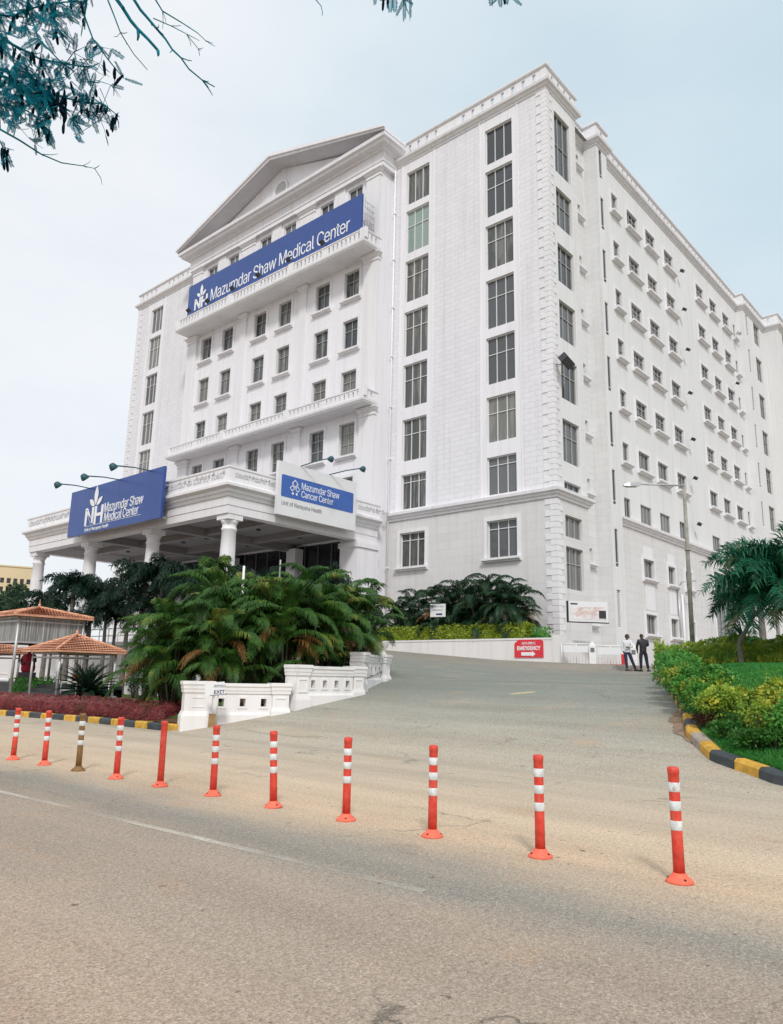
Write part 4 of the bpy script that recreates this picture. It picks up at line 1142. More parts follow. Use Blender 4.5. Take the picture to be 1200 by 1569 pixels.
# ---- bollards
def make_bollard(kind):
    t = thing('bollard', '', 'bollard', (0,0,0), 0, None)
    r = .043
    b = MB(); b.lathe([(.105, 0), (.106, .012), (.098, .022), (.078, .036), (.062, .052), (.052, .066), (.050, .072)], 28)
    part('base', b, t, mats=['bollard_base' if kind != 'brown' else 'bollard_dirty'])
    h = MB()
    for k in range(3):
        a = R(-130+120*k); c = Vector((.082*math.cos(a), .082*math.sin(a), .031)); nrm = Vector((math.cos(a)*.45, math.sin(a)*.45, .9)).normalized()
        h.tube([c, c+nrm*.006], .011, 8)
    part('bolt_hole_discs', h, t, mats=['hole'])  # dark discs laid on for the shade inside the bolt holes
    p = MB(); p.lathe([(r+.002, .06), (r, .30), (r-.001, .70), (r, .80), (r+.003, .803), (r+.003, .838), (r-.004, .85), (r-.02, .853), (r-.022, .845), (.002, .845)], 24)
    part('post', p, t, mats=['bollard' if kind != 'brown' else 'bollard_dirty'])
    if kind != 'plain':
        for z in (.38, .525, .665):
            s = MB(); s.lathe([(r+.0005, z), (r+.0028, z+.003), (r+.0028, z+.068), (r+.0005, z+.071)], 24)
            part('reflective_band', s, t, mats=['reflect'])
    return t
bs = [(6.26,2.48),(6.22,3.68),(6.2,4.86),(6.19,6.02),(6.15,7.16),(6.15,8.33),(6.09,9.43),(6.05,10.5),(6.07,11.66),(6.02,12.69),(5.96,13.72)]
bl_lab = ['red traffic post nearest the camera at the right end of the line', 'second red traffic post from the right end', 'third red traffic post from the right end', 'fourth red traffic post from the right end, upright with three white bands',
          'banded red traffic post leaning to the right, in the middle of the line', 'banded red traffic post just left of the leaning one', 'plain red traffic post without any white bands', 'banded red traffic post between the plain one and the brown one',
          'brown dusty traffic post with three white bands', 'banded red traffic post just left of the brown one', 'red traffic post at the far left end of the line']
proto = make_bollard('band')
for i, (x, y) in enumerate(bs):
    if i == 0: o = proto
    elif i == 6: o = make_bollard('plain')
    elif i == 8: o = make_bollard('brown')
    else: o = copy_tree(proto)
    o.location = (x, y, 0.0)
    lean = [0.3, 0.2, -.4, .2, 2.8, .5, .4, .3, .6, .9, .5][i]
    ax = Vector((-.75, -.66, 0)) * -1
    o.rotation_mode = 'XYZ'
    q = Matrix.Rotation(R(lean), 4, Vector((.75, .66, 0))).to_euler() if False else (Matrix.Rotation(R(lean), 4, Vector((-.75, -.66, 0)).normalized()) @ Matrix.Rotation(R(37*i), 4, 'Z')).to_euler()
    o.rotation_euler = q
    o['label'] = bl_lab[i]; o['group'] = 'traffic posts in a line along the road edge'

# ---- parapet wall of the ramp
PW = thing('parapet_wall', 'stepped white parapet wall with small square openings along the ramp', 'wall', (12.06, 17.74, 0))
def panel(p0, p1, zb, zt, nh, th=.30, zh=None, hs=.155):
    p0 = Vector(p0); p1 = Vector(p1); L = (p1-p0).length; d = (p1-p0)/L; th_ = math.atan2(d.y, d.x)
    m = MB(); hz = zt-.60 if zh is None else zh
    sp_ = L/(nh+.0); holes = [(sp_*(k+.5)-hs/2, sp_*(k+.5)+hs/2, hz, hz+.21) for k in range(nh)]
    m.wall('y', 0, 1, 0, L, zb, zt, holes, th, back=True)
    for (a, b, c, e) in holes:
        q = .055
        m.box((a-q, -.022, c-q), (a, .01, e+q)); m.box((b, -.022, c-q), (b+q, .01, e+q))
        m.box((a, -.022, e), (b, .01, e+q)); m.box((a, -.022, c-q), (b, .01, c))
    for pr_ in ([(0, zt-.26), (.03, zt-.26), (.035, zt-.20), (.05, zt-.18), (.055, zt-.10), (.085, zt-.07), (.085, zt), (0, zt+.012)],):
        m.sweep([(0, 0), (L, 0)], pr_)
    m.box((0, 0.002, zt-.002), (L, th+.03, zt+.01))
    m.sweep([(0, 0), (L, 0)], [(-.01, zb), (.05, zb), (.05, hz-.22), (.02, hz-.16), (-.01, hz-.16)])
    return part('wall_panel', m, PW, Vector((p0.x, p0.y, 0)) - wloc(PW), (0, 0, th_), ['garden_wall'])
def pillar(p, ang, w, zb, zt, inset=True, flare=.07, dd=.44):
    m = MB(); h2 = w/2
    m.box((-h2, -dd/2, zb), (h2, dd/2, zt-.26))
    ring = [(h2, dd/2), (-h2, dd/2), (-h2, -dd/2), (h2, -dd/2), (h2, dd/2-.001)]
    rg = [(-h2, dd/2), (-h2, -dd/2), (h2, -dd/2), (h2, dd/2)]
    base_h = (zt-zb)*.45
    m.sweep(rg, [(-.02, zt-.28), (.03, zt-.28), (.035, zt-.20), (.05, zt-.18), (.055, zt-.10), (.08, zt-.07), (.08, zt), (-.02, zt)])
    m.box((-h2-.07, -dd/2-.07, zt-.004), (h2+.07, dd/2, zt+.015))
    m.sweep(rg, [(-.02, zb), (flare+.02, zb), (flare+.02, zb+base_h*.8), (.01, zb+base_h), (-.02, zb+base_h)])
    if inset:
        z0, z1 = zt-.75, zt-.38
        m.box((-.16, -dd/2-.02, z0), (-.135, -dd/2+.01, z1)); m.box((.135, -dd/2-.02, z0), (.16, -dd/2+.01, z1))
        m.box((-.135, -dd/2-.02, z1-.025), (.135, -dd/2+.01, z1)); m.box((-.135, -dd/2-.02, z0), (.135, -dd/2+.01, z0+.025))
    else:
        for z in (zt-.42, zt-.66): m.box((-.16, -dd/2-.015, z), (.16, -dd/2+.01, z+.02))
    return part('pillar', m, PW, Vector((p[0], p[1], 0)) - wloc(PW), (0, 0, ang), ['garden_wall'])
A1 = math.atan2(16.45-17.7, 14.6-12.06)
pillar((12.36, 17.72), A1, .72, -.1, 1.28, False, .05, .5)
panel((12.6, 17.45), (14.15, 16.68), 0, 1.24, 3)
pillar((14.33, 16.68), A1, .46, .1, 1.26, True, .02)
A2 = math.atan2(16.38-16.45, 17.3-14.75)
pillar((14.92, 16.62), A2, .46, .3, 1.78, True, .02, .5)
panel((15.1, 16.42), (16.95, 16.38), .3, 1.76, 4)
pillar((17.2, 16.58), A2, .42, .6, 1.79, True, .02)
A3 = math.atan2(18.25-16.8, 20.6-17.8)
pillar((17.75, 16.92), A3, .40, .7, 2.24, True, .02)
panel((17.9, 16.98), (20.1, 18.1), .7, 2.22, 5)
pillar((20.45, 18.40), A3, .62, 1.0, 2.26, True, .04, .5)
um = MB(); um.lathe([(.26, 2.26), (.16, 2.33), (.13, 2.42), (.2, 2.5), (.27, 2.62), (.27, 2.70), (.02, 2.72)], 20)
part('urn', um, PW, Vector((20.45, 18.40, 0)) - wloc(PW), mats=['garden_wall'])
# loose block leaning on the first pillar
bk = MB(); bk.box((-.10, -.07, 0), (.10, .07, .40)); 
t = tag(part('concrete_block', bk, None, (12.55, 17.25, .06), (R(-4), R(2), R(-40)), ['brown_block']), 'small brown concrete block standing against the end pillar of the white wall', 'block')
# exit sign
def post_sign(name, label, loc, rz, w, h, zc, post_h, roll=0):
    t = thing(name, label, 'sign', loc, rz)
    m = MB(); m.box((-w/2, -.012, zc-h/2), (w/2, .012, zc+h/2)); bd = part('board', m, t, (0,0,0), (0, roll, 0), ['sign_white'])
    p = MB(); p.tube([(0, .03, 0), (0, .03, zc)], .018, 8); part('post', p, t, mats=['metal'])
    return t
e1 = post_sign('exit_sign', 'small white EXIT sign on a thin post in front of the white parapet wall', (at(331, 1113, 19.55).x, at(331, 1113, 19.55).y, gz(at(331, 1113, 19.55).x, 17)), R(-40), .50, .34, 1.03, 1.1, R(-5))
def lab(t, name, body, size, x, y, z, mat, rot=(PI/2, 0, 0), **k):
    me = text_mesh(body, size, **k); me.materials.clear(); me.materials.append(M[mat]); return part(name, me, t, (x, y, z), rot)
lab(e1, 'lettering', 'EXIT', .17, .03, -.016, .91, 'letter_navy', (PI/2, R(-5), 0), off=.003, ext=.002, align='CENTER')
lab(e1, 'lettering', 'ನಿರ್ಗಮನ', .12, .03, -.016, 1.07, 'letter_grey', (PI/2, R(-5), 0), ext=.002, align='CENTER', fw=.30, fh=.075)
ln_ = MB(); ln_.box((-.22, -.0135, -.15), (.22, -.012, -.135)); part('blue_stripe', ln_, e1, (0, -.001, 1.02), (0, R(-5), 0), ['letter_navy'])

# ---- planter wall with the EMERGENCY sign
EW = thing('planter_wall', 'long white wall below the yellow hedge beside the ramp', 'wall', (36.0, 20.0, 1.9))
m = MB(); m.box((36.0, 20.0, 1.6), (36.3, 35.5, 3.68)); m.box((36.3, 20.0, 1.6), (40.0, 20.25, 3.66)); 
m.box((35.97, 19.95, 3.62), (36.34, 35.5, 3.72)); m.box((35.96, 19.94, 1.6), (36.34, 20.35, 3.86))
part('wall', m, EW, -wloc(EW), mats=['garden_wall'])
s = MB(); s.add([(36.3, 20.25, 3.55), (39.99, 20.25, 3.55), (39.99, 35.3, 3.55), (36.3, 35.3, 3.55)], [(0,1,2,3)])
struct('planter_soil', s, ['soil'])
c = onX(811, 1008, 36.0)
ya_, yb_ = onX(789, 990, 36).y, onX(833, 990, 36).y; zt_, zb_ = onX(811, 980, 36).z, onX(811, 1007.5, 36).z
ES = thing('emergency_sign', 'red EMERGENCY sign with a white arrow on the white wall', 'sign', (35.95, (ya_+yb_)/2, zb_))
W2, H2 = (ya_-yb_)/2, zt_-zb_
shape = [(-W2, 0), (W2, 0), (W2, H2-.12), (W2-.12, H2), (-W2+.28, H2), (-W2, H2-.2)]
part('board', poly_mesh([shape], .03, 'red_sign'), ES, (.03, 0, 0), ROT['A'])
def esl(nm, body, size, x, z, **k):
    me = text_mesh(body, size, align='CENTER', **k); me.materials.clear(); me.materials.append(M['letter']); part(nm, me, ES, (-.006, -x, z), ROT['A'])
esl('lettering', 'EMERGENCY', .36, 0, H2*.42, off=.012, ext=.004, space=1.08, fw=W2*1.62, fh=H2*.22)
esl('lettering', 'ತುರ್ತು ಚಿಕಿತ್ಸೆ', .3, -.0, H2*.72, off=.004, ext=.004, fw=W2*.95, fh=H2*.17)
part('arrow', poly_mesh([[(-.45, -.09), (.22, -.09), (.22, -.15), (.42, 0.0), (.22, .15), (.22, .09), (-.45, .09)]], .006, 'letter'), ES, (-.004, 0, H2*.20), ROT['A'])
# small direction sign among the palms
c = onX(674, 958, 36.7)
d1 = post_sign('direction_sign', 'small white direction sign with an arrow in front of the dark palms', (36.5, c.y, 3.55), R(-75), 1.0, .78, 1.95, 2.2)
lab(d1, 'lettering', 'ಹೊರರೋಗಿ ವಿಭಾಗ', .15, 0, -.016, 2.13, 'letter_grey', ext=.002, align='CENTER', fw=.8, fh=.13)
lab(d1, 'lettering', 'EMERGENCY', .15, 0, -.016, 1.93, 'letter_grey', ext=.002, align='CENTER', off=.002)
part('arrow', poly_mesh([[(-.16, -.05), (.16, -.05), (.16, -.09), (.26, 0), (.16, .09), (.16, .05), (-.16, .05)]], .004, 'letter_navy'), d1, (.05, -.017, 1.72), (PI/2, 0, 0))
# advertising board by the corner
ab = at(902, 953, 40.3)
AB = thing('advert_board', 'wide white advertising board with a pale picture fixed beside the building corner', 'billboard', ab, R(-38))
m = MB(); m.box((-1.12, 0, 0), (1.12, .12, 1.08)); part('board', m, AB, mats=['sign_white'])
def pic_mat():
    mm, nt, p, o = new_mat('pale_advert_picture')
    tc = N(nt, 'ShaderNodeTexCoord'); n = noise_n(nt, scaled(nt, tc.outputs['Object'], (1.1, 1, 2.2)), 1.4, 4, .6)
    col = ramp(nt, n, [(.35, (.78, .76, .77)), (.5, (.70, .66, .66)), (.62, (.55, .42, .38)), (.72, (.50, .45, .48))])
    nt.links.new(col, p.inputs['Base Color']); p.inputs['Roughness'].default_value = .4; return mm
M['picture'] = pic_mat()
m = MB(); m.box((-1.02, -.012, .12), (1.02, -.002, .80)); part('picture', m, AB, mats=['picture'])
m = MB(); m.box((-1.16, -.03, -.05), (1.16, .14, 0)); m.box((-1.17, -.03, 0), (-1.121, .14, 1.08)); m.box((-1.0, -.018, .90), (-.6, -.004, .97)); m.box((.6, -.02, .2), (1.0, -.013, .62)); part('frame', m, AB, mats=['dark_metal'])
m = MB()
# reclining figure shape printed on the poster: flat shapes
part('print', poly_mesh([[(-.7, .25), (-.2, .42), (.3, .40), (.55, .60), (.68, .78), (.5, .80), (.3, .60), (-.2, .58), (-.7, .5)]], .004, simple('printed_pink', (.66, .50, .48), .5, .1)), AB, (0, -.018, 0), (PI/2, 0, 0))
for x in (-.8, .8):
    m.tube([(x, .1, .2), (x+.1, 1.0, .1)], .03, 6)
part('bracket', m, AB, mats=['metal'])
# ---- barriers at the top of the ramp
BRR = R(-66)
def barricade(label, loc, w=2.0, rz=BRR, h=1.15, red=False):
    t = thing('barricade', label, 'barrier', loc, rz, 'white steel barricades across the top of the ramp')
    m = MB()
    for x in (-w/2, 0, w/2): m.tube([(x, 0, .12), (x, 0, h)], .028, 8)
    for z in (.14, h): m.tube([(-w/2, 0, z), (w/2, 0, z)], .028, 8)
    for k in range(1, 10): m.tube([(-w/2+w*k/10, 0, .14), (-w/2+w*k/10, 0, h)], .011, 5)
    part('frame', m, t, mats=['white_metal'])
    for x in (-w/2, w/2):
        f = MB(); f.tube([(x, -.28, .03), (x, 0, .14), (x, .28, .03)], .025, 6); part('foot', f, t, mats=['dark_metal'])
    p = MB(); p.box((-w*.42, -.04, h*.62), (w*.42, -.03, h*.92)); part('panel', p, t, mats=['sign_white'])
    return t
def gp(px, py, D): v = at(px, py, D); v.z = gz(v.x, v.y); return v
barricade('leftmost white steel barricade beside the end of the white wall', gp(884, 1021, 39.2), 1.5)
barricade('white steel barricade left of the standing men, over the red rail', gp(936, 1023, 38.6), 1.45)
def gate_post(label, loc):
    t = thing('gate_post', label, 'post', loc, BRR)
    m = MB(); m.box((-.16, -.14, 0), (.16, .14, 1.12)); m.add([(-.16, -.14, 1.12), (.16, -.14, 1.12), (.16, .14, 1.12), (-.16, .14, 1.12), (0, -.10, 1.36), (0, .10, 1.36)], [(0,1,4), (2,3,5), (1,2,5,4), (3,0,4,5)])
    part('cabinet', m, t, mats=['white_metal'])
    m = MB(); m.box((-.10, -.155, .78), (.10, -.141, 1.0)); part('display', m, t, mats=['letter_grey']); 
    m = MB(); m.box((-.22, -.2, -.03), (.22, .2, .05)); part('foot', m, t, mats=['white_metal'])
    return t
gate_post('white gate cabinet with a pointed top between the two barricades', gp(909, 1022, 38.9))
gate_post('white gate cabinet with a pointed top between the two standing men', gp(972, 1024, 38.6))
bm = thing('boom_barrier', 'red boom lying low beside the man in the white shirt', 'barrier', gp(957, 1024, 38.4), BRR)
m = MB(); m.box((-2.2, -.05, .16), (-.12, .05, .28)); part('boom', m, bm, mats=['red_paint'])
m = MB(); m.box((-.14, -.13, 0), (.14, .13, .78)); part('cabinet', m, bm, mats=['red_paint'])
m = MB(); m.box((-2.3, -.10, 0), (-.14, .10, .07)); part('base_rail', m, bm, mats=['kerb_bare'])
# hoarding and parked van behind the hedge on the right
hd = thing('hoarding', 'low white hoarding with purple posts behind the hedge on the right', 'hoarding', gp(1155, 1020, 40), R(-30))
m = MB(); m.box((-1.35, 0, .1), (1.25, .05, 1.62)); 
for z in (.55, 1.05): m.box((-1.35, -.02, z), (1.25, 0, z+.04))
part('panel', m, hd, mats=['sign_white'])
for x in (-1.5, 1.4):
    m = MB(); m.box((x-.16, -.06, 0), (x+.16, .1, 1.78)); part('post', m, hd, mats=['purple'])
for x in (2.6, 4.4):
    m = MB(); m.box((x-.10, -.06, 0), (x+.10, .1, 1.5)); part('post', m, hd, mats=['purple'])
m = MB(); m.box((1.57, 0, .1), (2.49, .05, 1.3)); m.box((2.71, 0, .1), (4.29, .05, 1.3)); part('panel', m, hd, mats=['sign_white'])

# ---- street lamps
def street_lamp(label, base, top_z, armd, r0=.12, lean=(0, 0)):
    t = thing('street_lamp', label, 'street lamp', base)
    H = top_z - base[2]
    m = MB(); m.tube([(0,0,-.2), (lean[0]*.5, lean[1]*.5, H*.5), (lean[0], lean[1], H)], [r0, r0*.82, r0*.62], 12)
    for z in (H*.35, H*.64): m.lathe([(r0*1.05, z), (r0*1.05, z+.05)], 12, (lean[0]*z/H, lean[1]*z/H, 0))
    part('pole', m, t, mats=['pole'])
    a = Vector(armd); L = a.length; dn = a/L; tp = Vector((lean[0], lean[1], H))
    m = MB(); m.tube([tp+Vector((0,0,-.08)), tp+a*.72], .035, 8); part('arm', m, t, mats=['metal'])
    c0 = tp + a*.72; sd = Vector((-dn.y, dn.x, 0)).normalized()
    m = MB(); u = a*.28
    vs = []
    for k, (f, wv, zt, zb) in enumerate(((0, .05, .05, -.05), (.25, .11, .07, -.09), (.7, .14, .06, -.10), (1, .05, -.01, -.06))):
        for (s_, z) in ((-1, zb), (1, zb), (.8, zt), (-.8, zt)): vs.append(c0 + u*f + sd*wv*s_ + Vector((0,0,z)))
    fs = [(3,2,1,0), (12,13,14,15)]
    for k in range(3):
        for q in range(4): fs.append((k*4+q, k*4+(q+1)%4, (k+1)*4+(q+1)%4, (k+1)*4+q))
    m.add(vs, fs); part('lamp_head', m, t, mats=['metal'])
    m = MB(); m.obox(c0+u*.5+Vector((0,0,-.105)), dn*L*.08, sd*.09, (0,0,.012)); part('lens', m, t, mats=['sign_white'])
    return t
lb = at(1062, 1003, 30); lb.z = gz(lb.x, lb.y)+.2
tp = at(1048, 741, 29.6); tipv = at(955, 742, 28.9)
street_lamp('tall weathered street lamp with its arm pointing left, behind the hedge', lb, tp.z, tipv-tp, .10, (tp.x-lb.x, tp.y-lb.y))
lb2 = at(1196, 1010, 34); lb2.z = gz(lb2.x, lb2.y)
tp2 = at(1185, 869, 34); tip2 = at(1117, 855, 34)
street_lamp('smaller street lamp mostly hidden behind the big palm on the right', lb2, tp2.z, tip2-tp2, .09)
wl_ = at(1020, 985, 50)
t = thing('wall_lamp', 'grey lamp on a curved arm beside the lower windows of the long wall', 'lamp', (59.8, YB-.12, 4.2))
m = MB(); m.tube([(0,0,0), (0,0,4.6)], .09, 8); m.tube([(0,0,4.6), (0,-.3,5.1), (.3,-.9,5.2)], .05, 6); part('pole', m, t, mats=['metal'])
m = MB(); m.obox((.35,-1.0,5.18), (.1,-.28,0), (.14,.05,0), (0,0,.07)); part('lamp_head', m, t, mats=['metal'])

# ---- gazebos in the left garden
def gazebo(label, x, y, S, ze, za, zg, big=False):
    t = thing('gazebo', label, 'gazebo', (x+S/2, y+S/2, zg))
    h = S/2; m = MB(); e = ze-zg; ap = za-zg
    cs_ = [(-h,-h),(h,-h),(h,h),(-h,h)]
    # each slope tiled with low ribs: corrugated rows running up the slope
    for k in range(4):
        a = Vector((*cs_[k], e)); b = Vector((*cs_[(k+1) % 4], e)); tip = Vector((0,0,ap)); n = 26
        rows = 9
        for r in range(rows):
            f0, f1 = r/rows, (r+1)/rows
            A0 = a.lerp(tip, f0); B0 = b.lerp(tip, f0); A1_ = a.lerp(tip, f1); B1 = b.lerp(tip, f1)
            up = Vector((0,0,.035))
            q = max(2, int(n*(1-f0)))
            for i in range(q):
                s0, s1 = i/q, (i+1)/q; sm_ = (s0+s1)/2
                p = [A0.lerp(B0, s0), A0.lerp(B0, sm_)+Vector((0,0,.03)), A0.lerp(B0, s1)]
                pp = [A1_.lerp(B1, s0)+Vector((0,0,-.02)), A1_.lerp(B1, sm_)+Vector((0,0,.01)), A1_.lerp(B1, s1)+Vector((0,0,-.02))]
                p = [v+up for v in p]
                m.add(p+pp, [(0,1,4,3), (1,2,5,4)])
    m.add([(x_, y_, e-.02) for x_, y_ in cs_] + [(0,0,ap-.05)], [(0,4,1), (1,4,2), (2,4,3), (3,4,0)])
    rf = part('roof', m, t, mats=['tile'])
    hp = MB()
    for k in range(4):
        a = Vector((*cs_[k], e+.05)); hp.tube([a, a.lerp(Vector((0,0,ap+.04)), .5), Vector((0,0,ap+.04))], .07 if big else .055, 8)
    for k in range(4):
        a = Vector((*cs_[k], e)); b = Vector((*cs_[(k+1) % 4], e)); hp.obox((a+b)/2+Vector((0,0,-.03)), (b-a)/2*.995, (b-a).cross(Vector((0,0,1))).normalized()*.02, (0,0,.045))
    hp.lathe([(.09, ap), (.10, ap+.06), (.05, ap+.1), (.07, ap+.18), (.02, ap+.24), (.012, ap+(.44 if big else .26))], 10)
    part('ridge_tiles', hp, rf, mats=['tile'])
    g = h-.34
    for (sx, sy) in ((-1,-1),(1,-1),(1,1),(-1,1)):
        p = MB(); p.tube([(sx*g, sy*g, 0), (sx*g, sy*g, e)], .065 if big else .055, 10); p.box((sx*g-.14, sy*g-.14, -.05), (sx*g+.14, sy*g+.14, .08)); part('post', p, t, mats=['metal'])
    bmn = MB()
    for z in (e-.12, e-.30):
        for s in (-1, 1):
            bmn.box((-g, s*g-.03, z-.03), (g, s*g+.03, z+.03)); bmn.box((s*g-.031, -g+.03, z-.028), (s*g+.031, g-.03, z+.028))
    part('beams', bmn, t, mats=['metal'])
    if big:
        sc_ = MB(); zb = e-1.25
        for s in (-1, 1):
            sc_.box((-g, s*g-.02, zb), (g, s*g+.02, e-.02)); sc_.box((s*g-.021, -g+.02, zb), (s*g+.021, g-.02, e-.02))
        part('reed_screen', sc_, t, mats=['bamboo'])
        sf = MB()
        for s in (-1, 1):
            sf.box((-g, s*g-.05, zb-.08), (g, s*g+.05, zb)); sf.box((s*g-.051, -g+.05, zb-.079), (s*g+.051, g-.05, zb-.001))
        part('screen_rail', sf, t, mats=['metal'])
    fl = MB(); fl.box((-g-.3, -g-.3, -.3), (g+.3, g+.3, .0)); part('floor_slab', fl, t, mats=['kerb_bare'])
    return t
gzb = .32
cb = onY(140, 947, 37.0)
gazebo('large gazebo with a clay tiled roof and grey reed screens under its eaves', 15.35, 36.95, 3.9, 4.06, 4.55, gzb, True)
gazebo('small gazebo with a striped clay tile roof, in front of the large one', 15.55, 32.8, 3.3, 2.36, 3.10, gzb)
gazebo('small clay tiled gazebo cut off by the left edge of the photo', 15.2, 42.3, 3.35, 2.38, 3.12, gzb)
# raised dark platform with steps and small rails
pf = MB()
for k in range(3): pf.box((16.6+.3*k, 33.5, .1+.0), (19.2, 47, .30+.18*(k+1)))
solo('stone_platform', pf, ['black_stone'], 'dark stepped stone platform behind the gazebo posts', 'platform')
rl = MB()
for (x, y) in ((16.2, 33.4), (16.9, 33.4), (17.6, 33.4), (18.4, 33.3)): rl.tube([(x, y, .3), (x, y, 1.0)], .022, 6)
rl.tube([(16.2, 33.4, 1.0), (18.4, 33.3, 1.0)], .022, 6); rl.tube([(16.2, 33.4, .65), (18.4, 33.3, .65)], .018, 6)
solo('hand_rail', rl, ['white_metal'], 'low white steel rail beside the steps under the small gazebo', 'railing')
# draped figure
def idol(name, label, loc, s, cloth, rz=0):
    t = thing(name, label, 'statue', loc, rz)
    p = MB(); p.box((-.50*s, -.50*s, 0), (.50*s, .50*s, .28*s)); p.box((-.38*s, -.38*s, .28*s), (.38*s, .38*s, .75*s)); part('pedestal', p, t, mats=['black_stone'])
    b = MB(); prof = [(.30, .75), (.36, .85), (.38, 1.05), (.35, 1.3), (.33, 1.5), (.37, 1.68), (.34, 1.82), (.14, 1.90)]
    o = len(b.v); b.lathe([(r*s, z*s) for r, z in prof], 20)
    for v in b.v: 
        a = math.atan2(v.y, v.x); v.x *= 1.1*(1+.06*math.sin(7*a)); v.y *= .8*(1+.06*math.sin(7*a))
    part('robe', b, t, mats=[cloth])
    h = MB(); h.lathe([(.09*s, 1.86*s), (.11*s, 1.95*s), (.17*s, 2.02*s), (.19*s, 2.16*s), (.16*s, 2.28*s), (.13*s, 2.34*s), (.11*s, 2.45*s), (.03*s, 2.62*s)], 16)
    for sx in (-1, 1):
        h.tube([(sx*.36*s, 0, 1.72*s), (sx*.44*s, -.06*s, 1.45*s), (sx*.30*s, -.26*s, 1.25*s), (sx*.08*s, -.34*s, 1.28*s)], [.10*s, .09*s, .07*s, .05*s], 8)
    h.obox((0, -.19*s, 2.12*s), (.025*s, 0, 0), (0, .03*s, 0), (0, 0, .04*s))
    part('figure', h, t, mats=['black_stone'])
    return t
iz = at(41, 1040, 39); idol('draped_statue', 'dark stone statue wrapped in a red cloth on a black pedestal', (iz.x, iz.y, .75), .82, 'red_cloth', R(-48))
iz = at(117, 1040, 36.5); idol('small_statue', 'small dark statue with an orange cloth under the small gazebo', (iz.x, iz.y, .55), .40, 'orange_cloth', R(-48))

# ---- far away on the left
fb = at(45, 1010, 150); fbz = 0
FB = thing('yellow_building', 'distant pale yellow building with a grid of small square windows', 'building', (fb.x, fb.y, -1), R(-21))
m = MB(); hs = []
for r in range(5):
    for c_ in range(14): hs.append((-2.2-1.18*c_, -1.5-1.18*c_, 20.0-1.75*r-.85, 20.0-1.75*r+.15))
m.wall('y', 0, 1, -22, 0, 0, 22.4, hs, .3); m.add([(0,0,0), (0,14,0), (0,14,22.4), (0,0,22.4)], [(0,1,2,3)]); m.add([(-22,0,22.39), (0,0,22.39), (0,14,22.39), (-22,14,22.39)], [(0,1,2,3)])
m.box((-22, -.15, 22.4), (.15, .1, 22.7))
part('wall', m, FB, mats=['yellow_far'])
pm_ = MB(); pm_.add([(-.38, 0, 0), (.38, 0, 0), (.38, 0, 1.04), (-.38, 0, 1.04)], [(0,1,2,3)]); pme = pm_.mesh('window', ['glass_dark'])
for h_ in hs[:28]: part('window', pme, FB, ((h_[0]+h_[1])/2, .28, h_[2]-.02))
# ================================================================ VEGETATION
Z = Vector((0,0,1))
def frond(mb, p0, az, el, L, droop, ll, nl, mi=0, plume=False, wid=.045, nseg=9, rachis=.018, ri=None, fold=.35, rg=random, start=.12, hang=.35):
    """feather leaf: arching stalk with many narrow leaflets"""
    pts = [Vector(p0)]; tans = []
    for k in range(nseg):
        e = el - droop*((k+.5)/nseg)**1.25
        d = Vector((math.cos(az)*math.cos(e), math.sin(az)*math.cos(e), math.sin(e)))
        tans.append(d); pts.append(pts[-1]+d*(L/nseg))
    tans.append(tans[-1])
    mb.tube(pts, [rachis*(1-.75*k/nseg) for k in range(nseg+1)], 4, ri if ri is not None else mi, cap=False)
    for k in range(nl):
        t = start+(1-start)*(k+.5)/nl; f = t*nseg; i = min(int(f), nseg-1); p = pts[i].lerp(pts[i+1], f-i)
        tn = tans[i].lerp(tans[min(i+1, nseg)], f-i).normalized()
        sd = tn.cross(Z)
        sd = sd.normalized() if sd.length > .05 else Vector((1,0,0))
        upn = sd.cross(tn).normalized()
        prof = (math.sin(PI*min(1, t*.92+.10))**.55) if t < .97 else .45
        for s in (-1, 1):
            l = ll*prof*rg.uniform(.85, 1.1)
            if plume:
                a = rg.uniform(-1.1, 1.4); side = sd*s*math.cos(a)+upn*math.sin(a)
            else: side = sd*s*math.cos(fold)+upn*math.sin(fold)
            d = (side*.82+tn*rg.uniform(.45, .75)).normalized()
            m1 = p+d*l*.5; tip = p+d*l*.92 - Z*l*(hang+rg.uniform(0, .15))
            w = tn*wid*.5*(.7+.6*prof)
            m1 = m1 + Z*l*.03
            o = len(mb.v); mb.v.extend([p-w*.5, p+w*.5, m1+w, m1-w, tip])
            mb.f.append((o, o+1, o+2, o+3)); mb.f.append((o+3, o+2, o+4)); mb.m += [mi, mi]; mb.sm += [False, False]
def trunk_mb(pts, rad, n=12, ring=.22):
    m = MB(); P = []; Rr = []
    pts = [Vector(p) for p in pts]
    for i in range(len(pts)-1):
        L = (pts[i+1]-pts[i]).length; q = max(2, int(L/ring))
        for k in range(q):
            P.append(pts[i].lerp(pts[i+1], k/q)); Rr.append((rad[i]+(rad[i+1]-rad[i])*k/q)*(1.06 if k % 2 else .97))
    P.append(pts[-1]); Rr.append(rad[-1]); m.tube(P, Rr, n); return m
